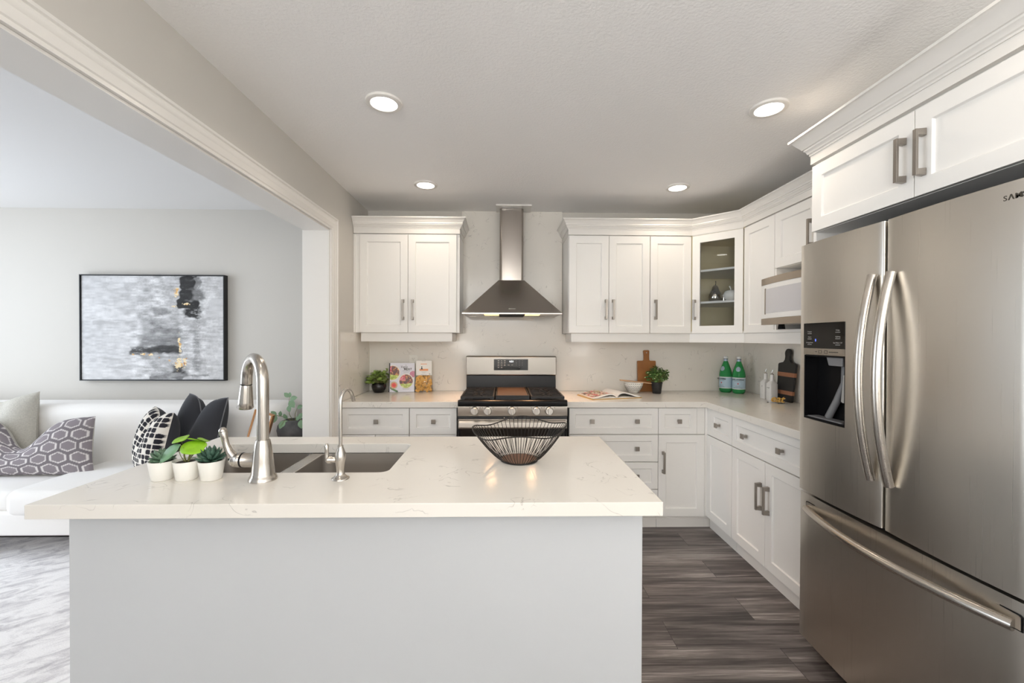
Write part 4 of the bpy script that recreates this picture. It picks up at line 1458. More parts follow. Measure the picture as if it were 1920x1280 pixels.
# ================================================================== LEFT COUNTER
t = thing('potted_plant', 'variegated leafy plant in a round glossy black pot on the short counter', 'potted plant', (-1.022, 3.428, ZC))
obj('pot', MB().lathe([(.036, 0), (.040, .002), (.054, .030), (.058, .052), (.053, .072), (.046, .080), (.042, .080), (.041, .072), (.001, .070)], 36), M['blackpot'], t, smooth=50)
obj('soil', MB().lathe([(.0415, .070), (.02, .074), (.0005, .075)], 20, cap=False), M['soil'], t)
random.seed(11)
mb, sm = MB(), MB()
for k in range(46):
    d = rnd_dir(.05)
    d = Vector((d.x * 1.1, d.y * .75, d.z)).normalized()
    Ls = random.uniform(.05, .135)
    tip = Vector((d.x * .02, d.y * .02, .072)) + d * Ls
    tip.x = max(tip.x, -.128)
    sm.tube([(d.x * .01, d.y * .01, .070), tip * .5 + Vector((0, 0, .045)), tip], [.0016, .0014, .0009], 5)
    for q in range(7):
        a = q * 2 * PI / 7 + random.random()
        ld = (Vector((math.cos(a), math.sin(a), random.uniform(.0, .5))) + d * .5).normalized()
        leaf(mb, tip - d * random.uniform(0, .035), ld, d + Vector((0, 0, .6)), random.uniform(.030, .046), random.uniform(.019, .027), .25, .2, 4)
for v in mb.v:
    v.x = min(max(v.x, -.108), .058)
    v.y = min(v.y, .100)
obj('foliage', mb, M['leafA'], t, smooth=60)
obj('stems', sm, M['stem'], t, smooth=60)

# upright cookbook
def tri_noise(u, v, s, seed=0):
    """cheap value noise for printed pictures"""
    x, y = u * s, v * s
    xi, yi = math.floor(x), math.floor(y)
    fx, fy = x - xi, y - yi
    h = lambda i, j: (math.sin(i * 127.1 + j * 311.7 + seed * 74.7) * 43758.5453) % 1.0
    fx = fx * fx * (3 - 2 * fx); fy = fy * fy * (3 - 2 * fy)
    return (h(xi, yi) * (1 - fx) + h(xi + 1, yi) * fx) * (1 - fy) + (h(xi, yi + 1) * (1 - fx) + h(xi + 1, yi + 1) * fx) * fy


def L3(r, g, b):
    return S(r, g, b)[:3]


def food(u, v, cx, cy, seed):
    n = tri_noise(u, v, 26, seed); m = tri_noise(u, v, 11, seed + 3)
    dx, dy = u - cx, v - cy
    if dy < -.10 + .05 * m:
        return L3(176, 190, 70) if n > .45 else L3(214, 222, 130)
    if dx < -.04 and dy > .02:
        return L3(220, 130, 140) if n > .5 else L3(196, 60, 58)
    if n > .66:
        return L3(206, 140, 70)
    if n > .40:
        return L3(128, 56, 34)
    return L3(84, 38, 28)


def cover(u, v):
    asp = .204 / .24
    y = v / asp      # in units of the width
    for cx, cy, r, seed in ((.10, .66 / asp, .31, 1), (.66, .37 / asp, .30, 2)):
        d = math.hypot(u - cx, y - cy)
        if d < r * .90:
            return food(u, v, cx, cy * asp, seed)
        if d < r:
            return L3(236, 226, 214)
    d = math.hypot(u - .93, y - .61 / asp)
    if d < .13:
        return L3(206, 130, 156) if (d * 90) % 2 < 1 else L3(166, 60, 92)
    d = math.hypot(u - .17, y - .235 / asp)
    if d < .095:
        return L3(226, 60, 36) if d > .03 else L3(190, 30, 26)
    if d < .15 and v > .12:
        return L3(206, 170, 128)
    if abs((y - .10) + .55 * (u - .16)) < .045 and .02 < u < .34:
        return L3(92, 128, 66) if tri_noise(u, v, 30, 9) > .4 else L3(60, 92, 44)
    return L3(222, 221, 230)


t = thing('cookbook', 'upright cookbook with food bowls on its pale cover, leaning on the backsplash', 'book', (-.842, 3.455, ZC), math.radians(6))
lean = Matrix.Rotation(math.radians(-9), 4, 'X')
obj('pages', MB().box(-.096, .099, -.006, .006, .003, .236, lean), M['pageedge'], t)
b = MB().box(-.102, .102, .0062, .0085, .0, .240, lean).box(-.102, .102, -.0085, -.0062, .0, .240, lean)
obj('boards', b, M['paper'], t)
obj('spine', MB().box(-.1055, -.0975, -.0088, .0088, .0, .240, lean), M['navy'], t, label='dark spine')
b = MB().grid(lambda u, v: lean @ Vector((-.0972 + u * .199, -.0088, v * .240)), 84, 96, col=cover)
cv = obj('front_cover', b, M['cover'], t)
CT = lambda x, z: lean @ Matrix.Translation((x, -.0091, z)) @ Matrix.Rotation(PI / 2, 4, 'X')
text('cover_lettering', 'the', .010, M['ink'], cv, CT(.032, .221), extrude=.0001)
text('cover_lettering', 'Vegan', .030, M['ink'], cv, CT(.015, .207), extrude=.0001, shear=.25, sx=.8)
text('cover_lettering', 'MEAT', .023, M['ink'], cv, CT(.047, .188), extrude=.0001, bold=.0006, sx=1.1)
text('cover_lettering', 'COOKBOOK', .0105, M['ink'], cv, CT(.034, .173), extrude=.0001)
b = MB()
for zz, w_ in ((.158, .022), (.030, .027), (.022, .027)):
    b.box(.034 - w_, .034 + w_, -.0091, -.0089, zz, zz + .0025, lean)
obj('cover_fine_print', b, M['mark'], cv)

# pasta bag with paper header
t = thing('pasta_bag', 'clear bag of dry pasta with a white paper header', 'food package', (-.662, 3.470, ZC), math.radians(4))
random.seed(5)


def bagpt(u, v, s):
    x = (u - .5) * (.142 - .012 * v)
    bul = (max(0, 1 - (2 * u - 1) ** 2) ** .5) * (max(0, 1 - max(0, (v - .05) / .95) ** 2) ** .5)
    return Vector((x, s * .026 * bul, v * .150))


pm = MB()
for k in range(110):
    u, v = random.uniform(.07, .93), random.uniform(.03, .86)
    s_ = random.choice((-1, -1, -1, 0, 1))
    c = bagpt(u, v, s_ * .80)
    c.z += .004
    rot = Matrix.Translation(c) @ Matrix.Rotation(random.uniform(0, PI), 4, 'Y') @ Matrix.Rotation(random.uniform(-.5, .5), 4, 'X')
    a = random.uniform(.009, .013)
    pm.add([rot @ Vector(p_) for p_ in ((-a, 0, -a * .8), (a, 0, -a * .8), (a, 0, a * .8), (-a, 0, a * .8), (0, -.004, 0))], [(0, 1, 4), (1, 2, 4), (2, 3, 4), (3, 0, 4)])
o = obj('pasta', pm, M['pasta'], t, solid=.0012, label='pieces of dry pasta')
o['kind'] = 'stuff'
b = MB()
for s_ in (-1, 1):
    b.grid(lambda u, v: bagpt(u, v, s_), 16, 12)
obj('bag', b, M['cello'], t, smooth=60, weld=True, label='clear cellophane')
hd = obj('header', MB().box(-.0635, .0665, -.0165, .0165, .138, .262), M['paper'], t, bevel=.004)
HT = lambda x, z: Matrix.Translation((x, -.0169, z)) @ Matrix.Rotation(PI / 2, 4, 'X')
small_marks('header_lettering', [.004, .005, .0045, .005, .003, .005, .0045, .005, .004], .006, M['orange'], hd, HT(.0, .232), gap=.0012)
obj('header_picture', MB().box(-.034, .036, -.0171, -.0166, .176, .192), M['orange'], hd)
obj('header_figure', MB().prism([(-.026, .188), (-.006, .188), (-.012, .198), (-.013, .214), (-.019, .214), (-.020, .198)], -.0174, -.0172, lambda a, c, h: (a, h, c)), M['darkgrey'], hd)
b = MB()
for zz, w_ in ((.255, .016), (.166, .022), (.158, .012), (.146, .024)):
    b.box(-w_, w_, -.0171, -.0166, zz, zz + .0018)
b.box(.042, .054, -.0171, -.0166, .146, .153)
obj('header_fine_print', b, M['mark'], hd)

# wall outlet behind them
t = thing('wall_outlet', 'white duplex wall outlet behind the cookbook and the pasta bag', 'outlet', (-.765, YS, 1.160))
pl = obj('plate', MB().box(-.036, .036, -.006, -.0005, -.058, .058), M['outlet'], t, bevel=.002)
for zc in (-.024, .024):
    s_ = obj('socket', MB().box(-.017, .017, -.0085, -.0062, zc - .016, zc + .016), M['outlet'], pl, bevel=.002)
    obj('slot', MB().box(-.0075, -.0055, -.0089, -.0086, zc, zc + .008).box(.0055, .0075, -.0089, -.0086, zc, zc + .008).box(-.002, .002, -.0089, -.0086, zc - .010, zc - .006), M['ink'], s_)

# ================================================================== RIGHT COUNTER
# open cookbook
t = thing('open_cookbook', 'open cookbook with a colourful food photo on its left page, on the counter', 'book', (.812, 3.195, ZC), math.radians(13.7))
obj('cover', MB().box(-.2055, .2055, -.1340, .1340, .0005, .0035), M['yellowcover'], t, bevel=.001, label='mustard cover')


def page_z(x):
    q = abs(x) / .196
    return .0065 + .052 * math.sin(PI * min(1, q * 1.06) ** .62) ** 1.0 * (1 - .35 * q) * (.62 if x < 0 else .80) + .006 * q


for s_, nm in ((-1, 'left_pages'), (1, 'right_pages')):
    xs = [s_ * .196 * k / 16 for k in range(17)]
    poly = [(x, page_z(x)) for x in xs] + [(x, max(.0075, page_z(x) - .006 - .004 * abs(x) / .196)) for x in reversed(xs[1:])]
    obj('upper_pages', MB().prism(poly, -.128, .128, lambda a, c, h: (a, h, c)), M['paper'], t, smooth=30)
    poly = [(x, .0040 + (.52 if s_ < 0 else .30) * max(0, page_z(x) - .0065) * (1 - .5 * abs(x) / .196)) for x in xs] + [(s_ * .197, .0038), (0, .0038)]
    obj('lower_pages', MB().prism(poly, -.127, .127, lambda a, c, h: (a, h, c)), M['pageedge'], t, smooth=30)


def spread(u, v):
    n = tri_noise(u * 1.5, v, 12, 4); m = tri_noise(u * 1.5, v, 7, 8)
    if n > .62:
        return L3(222, 214, 194)
    if m > .62:
        return L3(206, 86, 84)
    if n > .42:
        return L3(128, 46, 44)
    if m < .32:
        return L3(170, 160, 74)
    return L3(64, 40, 38)


b = MB().grid(lambda u, v: Vector((-.184 + u * .176, -.110 + v * .228, page_z(-.184 + u * .176) + .0007)), 60, 60, col=spread)
obj('food_photo', b, M['cover'], t, smooth=60)
b = MB()
for k in range(6):
    b.grid(lambda u, v: Vector((.060 + u * .10, -.08 + k * .028 + v * .004, page_z(.060 + u * .10) + .0006)), 8, 1)
obj('page_print', b, M['mark'], t)

# cutting board standing against the backsplash
t = thing('cutting_board', 'brown wooden cutting board with a handle, leaning on the backsplash behind the bowl', 'cutting board', (1.215, 3.500, ZC))
leanb = Matrix.Rotation(math.radians(-4.5), 4, 'X')
out = [(-.079, 0), (.079, 0), (.079, .255), (.074, .260), (.030, .260), (.024, .268), (.023, .300), (.026, .343), (.020, .350), (-.020, .350), (-.026, .343), (-.023, .300), (-.024, .268), (-.030, .260), (-.074, .260), (-.079, .255)]
bd = obj('board', MB().prism(out, -.009, .009, lambda a, c, h: (a, h, c), leanb), M['walnut'], t, bevel=.003)
obj('hole', MB().lathe([(.0005, -.0096), (.005, -.0096), (.005, .0096), (.0005, .0096)], 16, leanb @ Matrix.Translation((0, 0, .328)) @ Matrix.Rotation(PI / 2, 4, 'X')), M['mark'], bd)

# perforated bowl with two wooden servers across it
t = thing('perforated_bowl', 'white bowl with rows of dark holes, in front of the wooden board', 'bowl', (1.078, 3.425, ZC))
BP = [(.030, 0), (.034, .001), (.050, .018), (.066, .046), (.075, .074), (.078, .088), (.0745, .088), (.071, .074), (.061, .046), (.044, .018), (.001, .010)]
obj('shell', MB().lathe(BP, 44), M['ceramic'], t, smooth=50)
mb = MB()
for q, (zz, rr_) in enumerate(((.021, .0522), (.030, .0577), (.039, .0630), (.048, .0668), (.057, .0698), (.068, .0733), (.078, .0759))):
    n = 30
    if q == 5:
        continue
    for k in range(n):
        a = 2 * PI * (k + .5 * (q % 2)) / n
        tf = Matrix.Translation((rr_ * math.cos(a), rr_ * math.sin(a), zz)) @ Matrix.Rotation(a, 4, 'Z') @ Matrix.Rotation(PI / 2 - .42, 4, 'Y')
        mb.lathe([(.0033, .0002), (.0033, .0008), (.0003, .0009)], 8, tf)
obj('holes', mb, M['gap'], t)
ZB = ZC + .089


def server(label, x0, y0, x1, y1, dz0, dz1, w0):
    """a flat wooden blade laid on the bowl rim, rising to the left"""
    c = Vector(((x0 + x1) / 2, (y0 + y1) / 2, ZB + .004))
    L = math.hypot(x1 - x0, y1 - y0); a = math.atan2(y1 - y0, x1 - x0)
    t = thing('wooden_server', label, 'utensil', tuple(c), a, 'wooden salad servers on the bowl')
    tilt = Matrix.Rotation(-math.atan2(dz1 - dz0, L), 4, 'Y') if False else Matrix.Rotation(math.atan2(dz0 - dz1, L), 4, 'Y')
    pts = []
    n = 10
    for k in range(n + 1):
        q = k / n
        pts.append((-L / 2 + L * q, w0 * (.55 + .45 * abs(2 * q - 1) ** 1.5) * (.6 if k in (0, n) else 1)))
    poly = pts + [(x, -y) for x, y in reversed(pts)]
    obj('blade', MB().prism(poly, -.0035, .0035, None, tilt), M['beech'], t, bevel=.0015)
    return t


server('pale wooden server lying across the bowl, the one resting higher', .962, 3.43, 1.205, 3.425, .020, -.005, .013)
s2 = server('pale wooden server lying across the bowl, the nearer one with the holed end', .955, 3.395, 1.222, 3.385, .014, -.012, .013)

t = thing('potted_plant', 'bushy small-leaved plant in a black plastic pot beside the wooden board', 'potted plant', (1.256, 3.385, ZC))
obj('pot', MB().lathe([(.032, 0), (.034, .002), (.043, .082), (.045, .083), (.045, .092), (.041, .092), (.040, .080), (.001, .078)], 32), M['mattpot'], t, smooth=40)
obj('soil', MB().lathe([(.0405, .078), (.02, .083), (.0005, .084)], 20, cap=False), M['soil'], t)
random.seed(21)
mb, bl, sm = MB(), MB(), MB()
for k in range(150):
    d = rnd_dir(-.25)
    Rr = random.uniform(.045, .100)
    tip = Vector((0, 0, .135)) + Vector((d.x * Rr, d.y * Rr * .9, d.z * Rr * 1.0))
    sm.tube([(d.x * .012, d.y * .012, .078), (tip + Vector((0, 0, .08))) * .5, tip], [.0012, .001, .0007], 4)
    for q in range(8):
        a = q * PI / 4 + random.random()
        ld = (Vector((math.cos(a), math.sin(a), random.uniform(-.1, .6))) + d * .6).normalized()
        leaf(mb, tip - d * random.uniform(0, .03), ld, d + Vector((0, 0, .5)), random.uniform(.016, .025), random.uniform(.010, .015), .15, .2, 3)
    if random.random() < .35:
        for q in range(3):
            c = tip + Vector((random.uniform(-.006, .006), random.uniform(-.006, .006), random.uniform(0, .005)))
            bl.ball(c.x, c.y, c.z, .0032, .0032, .0036, 6, 4)
obj('foliage', mb, M['leafB'], t, smooth=60)
obj('blossoms', bl, M['blossom'], t, smooth=60, label='pale buds')
obj('stems', sm, M['stem'], t, smooth=60)

# two green water bottles
BR = .049


def wrap(me_obj, r):
    for v in me_obj.data.vertices:
        a = v.co.x / r
        v.co = Vector((r * math.sin(a), -(r + v.co.z), v.co.y))
    me_obj.data.update()


def bottle(label, x, y, rot):
    t = thing('water_bottle', label, 'bottle', (x, y, ZC), rot, 'green water bottles in the corner')
    prof = [(.028, .004), (.036, .0), (.044, .006), (.0485, .020), (.049, .034), (.0482, .040), (.0482, .130), (.049, .136), (.0488, .150), (.046, .170), (.041, .190), (.034, .212), (.026, .234), (.0195, .252), (.0150, .264), (.0135, .274), (.0135, .288)]
    obj('body', MB().lathe(prof, 40), M['green'], t, smooth=60)
    obj('bottle_base', MB().lathe([(.0005, .012), (.030, .006), (.037, .0015), (.043, .008), (.046, .020), (.0005, .020)], 30), M['green'], t, smooth=40)
    lb = obj('label', MB().lathe([(.0488, .036), (.0489, .036), (.0489, .132), (.0488, .132)], 44, cap=False), M['label'], t, smooth=60, label='pale blue paper label')
    for z in (.0385, .128):
        obj('label_stripe', MB().lathe([(.04905, z - .0025), (.04915, z), (.04905, z + .0025)], 44, cap=False), M['paper'], lb)
    o = text('label_lettering', 'S.PELLEGRINO', .0165, M['ink'], lb, Matrix.Translation((0, .1145, 0)), extrude=.0002, bold=.0004); wrap(o, .0490)
    st = []
    for k in range(10):
        rr_ = .0085 if k % 2 == 0 else .0036
        st.append((rr_ * math.sin(k * PI / 5), .082 + rr_ * math.cos(k * PI / 5)))
    o = obj('label_star', MB().prism(st, 0, .0003), M['redstar'], lb); wrap(o, .0490)
    b = MB()
    for zz, w_ in ((.101, .030), (.064, .020), (.058, .020), (.050, .034), (.046, .034)):
        for s_ in range(8):
            b.box(-w_ + 2 * w_ * s_ / 8, -w_ + 2 * w_ * (s_ + .8) / 8, zz, zz + .0012, 0, .0002)
    o = obj('label_fine_print', b, M['ink'], lb); wrap(o, .0490)
    # oval neck label following the shoulder
    def sh(u, v):
        a = (u * .5) * 1.9; z = .200 + v * .020
        w = math.sqrt(max(0, 1 - v * v))
        r_ = np.interp(z, [.170, .190, .212, .234], [.046, .041, .034, .026]) + .0006
        return Vector((r_ * math.sin(a * w * .5), -r_ * math.cos(a * w * .5), z))
    obj('neck_label', MB().grid(lambda u, v: sh(2 * u - 1, 2 * v - 1), 12, 10), M['foil'], t, smooth=60, label='silvery oval neck label')
    obj('neck_foil', MB().lathe([(.0168, .262), (.0146, .280), (.0143, .2885)], 28, cap=False), M['foil'], t, smooth=60)
    obj('neck_ring', MB().lathe([(.0150, .2775), (.0172, .2780), (.0172, .2815), (.0150, .2820)], 28), M['navy'], t)
    obj('cap', MB().lathe([(.0165, .283), (.0168, .284), (.0166, .2995), (.0150, .3015), (.001, .302)], 32), M['caplight'], t, smooth=40)
    return t


bottle('green mineral-water bottle with a pale label, the one farther from the side wall', 1.868, 3.462, math.radians(-68))
bottle('green mineral-water bottle with a pale label, the one nearer the side wall', 1.936, 3.385, math.radians(-36))

# oil and vinegar cruets
def cruet(label, x, y, word):
    t = thing('cruet', label, 'cruet', (x, y, ZC), 0, 'white ceramic cruets')
    h = .0275
    b = MB()
    secs = [(h, .0, .006), (h, .118, .006), (h * .80, .130, .010), (.0135, .142, .0134), (.0130, .150, .0129), (.0125, .178, .0124), (.0130, .186, .0129)]
    n = len(rrect(-1, 1, -1, 1, .5, 4))
    vs = []
    for hw_, z, r_ in secs:
        vs += [(px, py, z) for px, py in rrect(-hw_, hw_, -hw_, hw_, min(r_, hw_ * .99), 4)]
    fs = [(j * n + i, j * n + (i + 1) % n, (j + 1) * n + (i + 1) % n, (j + 1) * n + i) for j in range(len(secs) - 1) for i in range(n)]
    fs += [list(range(n))[::-1], [(len(secs) - 1) * n + i for i in range(n)]]
    bd = obj('body', b.add(vs, fs), M['bottleceramic'], t, smooth=35)
    obj('stopper', MB().lathe([(.0105, .1865), (.011, .190), (.007, .193), (.0035, .196), (.003, .204), (.001, .2045)], 18), M['chrome'], t, smooth=50)
    obj('spout', MB().tube([(0, 0, .20), (.001, -.002, .212), (.004, -.006, .224)], [.0032, .0028, .0018], 10).tube([(0, 0, .200), (-.006, .004, .208)], [.0015, .0012], 8), M['chrome'], t, smooth=50)
    text('cruet_lettering', word, .011, M['ink'], bd, frame_minusx(-h - .0004, .0, .092), extrude=.0001)
    return t


cruet('white square ceramic cruet with a steel spout, half hidden behind the other one', 1.984, 3.110, 'oil')
cruet('white square ceramic cruet with a steel spout, in front of the black board', 1.968, 3.010, 'vinegar')

# black serving board leaning on the side wall
t = thing('serving_board', 'black paddle serving board with two tan stripes, leaning on the side wall', 'cutting board', (2.018, 2.945, ZC))
lb_ = Matrix.Rotation(math.radians(4.5), 4, 'Y')
arc = [(.030 * math.sin(a), .352 - .030 * (1 - math.cos(a)) * 1.0 - .0 + 0) for a in (0,)]
hand = []
for k in range(9):
    a = PI * k / 8
    hand.append((.030 * math.cos(a), .345 + .034 * math.sin(a)))
out = [(-.080, .006), (-.074, 0), (.074, 0), (.080, .006), (.092, .262), (.086, .272), (.040, .282), (.026, .300), (.024, .322)] + hand + [(-.024, .322), (-.026, .300), (-.040, .282), (-.086, .272), (-.092, .262)]
FN = lambda a, c, h: (h, a, c)
bd = obj('board', MB().prism(out, -.008, .008, FN, lb_), M['ebony'], t, bevel=.002)
for z0_, z1_ in ((.178, .208), (.050, .078)):
    hw_ = .080 + .012 * z0_ / .262
    obj('stripe', MB().prism([(-hw_ - .0006, z0_), (hw_ + .0006, z0_), (hw_ + .0016, z1_), (-hw_ - .0016, z1_)], -.0087, .0087, FN, lb_), M['inlay'], bd, label='tan wooden stripe')

# small gold word sign on a clear base
t = thing('word_sign', 'small gold script word sign on a clear base near the refrigerator', 'sign', (1.905, 2.870, ZC), math.radians(-48))
obj('clear_base', MB().box(-.050, .050, -.020, .020, .0005, .009), M['acrylic'], t, bevel=.001, label='clear block base')
o = text('lettering', 'eat', .066, M['gold'], t, Matrix.Translation((.008, 0, .029)) @ Matrix.Rotation(PI / 2, 4, 'X'), extrude=.006, shear=.30, bold=.0016)

# ornaments in the glass cabinet
t = thing('pear_ornament', 'silver mercury-glass pear on the shelf of the glass-door cabinet', 'ornament', (1.658, 3.235, 1.6485))
obj('pear', MB().lathe([(.001, 0), (.028, .001), (.044, .014), (.049, .036), (.045, .060), (.034, .082), (.025, .102), (.021, .118), (.013, .130), (.001, .134)], 32), M['silver'], t, smooth=60)
obj('stalk', MB().tube([(0, 0, .130), (.004, 0, .146), (.003, 0, .166)], [.003, .0022, .003], 8), M['sofaleg'], t, smooth=60, label='dark stalk')
t = thing('apple_ornament', 'white ceramic apple with a curved stalk in the glass-door cabinet', 'ornament', (1.700, 3.085, 1.6485))
obj('apple', MB().lathe([(.001, .004), (.020, 0), (.038, .008), (.050, .030), (.050, .050), (.040, .070), (.022, .078), (.008, .074), (.001, .070)], 32), M['whitecer'], t, smooth=60)
obj('stalk', MB().tube([(0, 0, .068), (-.002, 0, .088), (-.008, 0, .104), (-.012, 0, .108)], [.004, .004, .0055, .006], 10), M['whitecer'], t, smooth=60)
t = thing('glass_votive', 'small silvery votive behind the pear and the apple ornaments', 'ornament', (1.74, 3.26, 1.6485))
obj('cup', MB().lathe([(.024, 0), (.030, .004), (.034, .050), (.034, .060), (.031, .060), (.027, .006), (.001, .005)], 24), M['silver'], t, smooth=50)

# ================================================================== LIVING ROOM
# painting
PX0, PX1, PZ0, PZ1 = -3.510, -2.328, .999, 1.880
t = thing('wall_painting', 'framed abstract black, white and gold painting above the sofa', 'painting', ((PX0 + PX1) / 2, YW, (PZ0 + PZ1) / 2))
RECT = [  # u0,u1,v0,v1 (v from the top), grey, softness, streak
    (.42, .50, .09, .28, .60, .02, .3), (.30, .52, .075, .11, .62, .02, .4), (.27, .63, .30, .38, .66, .03, .5), (.50, .63, .31, .37, .36, .02, .6), (.62, .685, .00, .98, .58, .015, .5), (.585, .63, .02, .30, .66, .02, .4),
    (.42, .69, .40, .60, .50, .05, .5), (.505, .60, .50, .55, .34, .012, .3), (.56, .70, .51, .55, .30, .02, .4), (.40, .69, .58, .68, .30, .03, .6), (.34, .69, .685, .755, .16, .025, .75), (.46, .69, .68, .74, .11, .02, .5), (.42, .62, .76, .81, .45, .02, .4),
    (.50, .70, .79, .98, .56, .03, .6), (.64, .73, .86, .95, .14, .03, .6), (.53, .89, .945, .975, .38, .012, .7), (.48, .72, .975, .995, .30, .008, .5), (.71, .82, .40, .92, .62, .02, .7), (.785, .835, .42, .90, .44, .02, .9),
    (.683, .82, .005, .31, .055, .010, .4), (.725, .84, .29, .40, .075, .018, .9), (.78, .85, .13, .24, .30, .02, .8), (.88, .99, .22, .40, .72, .02, .4), (.80, .84, .02, .12, .30, .01, .8), (.10, .42, .16, .19, .74, .02, .5), (.09, .35, .44, .465, .60, .01, .6), (.16, .34, .79, .81, .62, .012, .6), (.17, .45, .87, .89, .64, .012, .5)]
GOLD = [(.665, .02, .155, .075, 0), (.660, .03, .30, .012, 1), (.744, .03, .275, .014, 1), (.690, .014, .66, .12, 0), (.682, .035, .85, .09, 0), (.722, .02, .83, .08, 2), (.655, .02, .84, .02, 1), (.364, .012, .762, .012, 1), (.430, .026, .760, .018, 1), (.486, .024, .760, .018, 1), (.542, .014, .786, .016, 2), (.612, .016, .811, .014, 1)]


def painting(u, v):
    w = 1 - v
    n1 = tri_noise(u, w, 9, 1); n2 = tri_noise(u, w, 38, 2); ns = tri_noise(u * .35, w, 70, 3); nb = tri_noise(u, w, 130, 4)
    ny = tri_noise(u, w * .3, 60, 6)
    # block-like brush patches
    bu, bv = u * 5.3 + .35 * (n2 - .5), w * 7.1 + .35 * (n1 - .5)
    blk = (math.sin(math.floor(bu) * 12.99 + math.floor(bv) * 78.23) * 43758.5453) % 1.0
    g = .63 + .09 * (n1 - .5) + .09 * (ns - .5) + .09 * (blk - .5) + .05 * (ny - .5)
    if .42 < u < .70 and .40 < w < .86:
        k = min(1, (u - .42) / .06, (.70 - u) / .03, (w - .40) / .08, (.86 - w) / .05)
        g -= k * (.22 * tri_noise(u, w, 13, 7) + .10 * ns)
    if u > .80:
        g += .05 * (nb - .5) + .06 * (ny - .5)
    wob = (tri_noise(u, w, 16, 5) - .5) * .03 + (n2 - .5) * .02
    for u0, u1, v0, v1, gr, sf, stk in RECT:
        gr = gr * .85 if gr > .2 else gr * .6
        d = min(u + wob - u0, u1 - u - wob, w + wob - v0, v1 - w + wob)
        k = max(0, min(1, d / sf + .5))
        if k > 0:
            tx = .55 * ns + .45 * (nb if stk > .65 else n2)
            k *= max(0, min(1, 1.25 - stk * 1.5 * max(0, tx - .28)))
            g = g * (1 - k) + gr * k
    g *= 1 + (.55 * (tri_noise(u, w, 22, 8) - .5) + .5 * (ns - .5) + .3 * (nb - .5)) * (.25 + .65 * max(0, min(1, (u - .28) / .22, (.92 - u) / .14)))
    g = max(.015, g)
    c = (g * .985, g * .985, g * 1.0)
    for cu, ru, cv, rv, kk in GOLD:
        d = math.hypot((u + wob * .5 - cu) / ru, (w + wob * .5 - cv) / rv)
        if d < .45 + 1.0 * (nb - .42):
            return L3(246, 226, 184) if n2 > .45 else (L3(224, 180, 118) if kk != 2 else L3(196, 146, 100))
    return c


b = MB().grid(lambda u, v: Vector((PX0 + .010 + u * (PX1 - PX0 - .020), YW - .040, PZ0 + .010 + v * (PZ1 - PZ0 - .020))), 340, 252, col=painting)
obj('canvas', b, M['paint'], t, world=True)
b = MB()
for a0, a1, c0, c1 in ((PX0, PX1, PZ0, PZ0 + .007), (PX0, PX1, PZ1 - .007, PZ1), (PX0, PX0 + .007, PZ0 + .007, PZ1 - .007), (PX1 - .007, PX1, PZ0 + .007, PZ1 - .007)):
    b.box(a0, a1, YW - .050, YW - .002, c0, c1)
b.box(PX0 + .007, PX1 - .007, YW - .030, YW - .002, PZ0 + .007, PZ1 - .007)
obj('frame', b, M['frame'], t, world=True, label='thin black frame')

# rug
o = obj('area_rug', MB().box(-4.9, -1.42, .10, 2.86, .0005, .012), M['rug'], bevel=.004)
tag(o, 'pale mottled grey area rug in front of the sofa', 'rug')

# sofa
SX = (-4.75, -1.665)
t = thing('sofa', 'long cream upholstered sofa under the painting', 'sofa', (-3.2, 3.0, 0))


def cushion(x0, x1, y0, y1, z0, z1, r=.05, n=8, crown_=.02):
    """a soft box: superellipse-rounded edges with a slight crown on top"""
    b = MB()
    nu, nv = 26, 20
    cx, cy, cz = (x0 + x1) / 2, (y0 + y1) / 2, (z0 + z1) / 2
    hx, hy, hz_ = (x1 - x0) / 2, (y1 - y0) / 2, (z1 - z0) / 2

    def pt(a, e):
        ce, se = math.cos(e), math.sin(e)
        # round-box by moving a sphere point out to an inner box
        n_ = Vector((ce * math.cos(a), ce * math.sin(a), se))
        q = Vector((math.copysign(hx - r, n_.x) if abs(n_.x) > 1e-4 else 0, math.copysign(hy - r, n_.y) if abs(n_.y) > 1e-4 else 0, math.copysign(hz_ - r, n_.z)))
        return Vector((cx, cy, cz)) + q + n_ * r
    # explicit rounded box: stack of rounded rectangles
    secs = []
    for k in range(7):
        a = -PI / 2 + (PI / 2) * k / 6
        secs.append((r * (1 - math.cos(a)), z0 + r + r * math.sin(a)))
    for k in range(7):
        a = (PI / 2) * k / 6
        secs.append((r * (1 - math.cos(a)), z1 - r + r * math.sin(a)))
    base = rrect(x0, x1, y0, y1, r * 1.3, 6)
    m = len(base)
    vs = []
    for ins, z in secs:
        ins = min(ins, r)
        rr_ = rrect(x0 + ins, x1 - ins, y0 + ins, y1 - ins, max(.01, r * 1.3 - ins), 6)
        vs += [(px, py, z) for px, py in rr_]
    fs = [(j * m + i, j * m + (i + 1) % m, (j + 1) * m + (i + 1) % m, (j + 1) * m + i) for j in range(len(secs) - 1) for i in range(m)]
    fs.append(list(range(m))[::-1])
    # crowned top as a fan grid of shrinking loops
    last = (len(secs) - 1) * m
    ins, z = secs[-1]
    for k in range(1, 5):
        q = k / 5
        ix = ins + (hx - ins - .01) * q; iy = ins + (hy - ins - .01) * q
        rr_ = rrect(x0 + ix, x1 - ix, y0 + iy, y1 - iy, .009 + .03 * (1 - q), 6) if False else [(cx + (px - cx) * (1 - q * .97), cy + (py - cy) * (1 - q * .97)) for px, py in rrect(x0 + r, x1 - r, y0 + r, y1 - r, max(.01, r * .3), 6)]
        o_ = len(vs)
        vs += [(px, py, z + crown_ * math.sin(q * PI / 2)) for px, py in rr_]
        fs += [(last + i, last + (i + 1) % m, o_ + (i + 1) % m, o_ + i) for i in range(m)]
        last = o_
    fs.append([last + i for i in range(m)])
    return b.add(vs, fs)


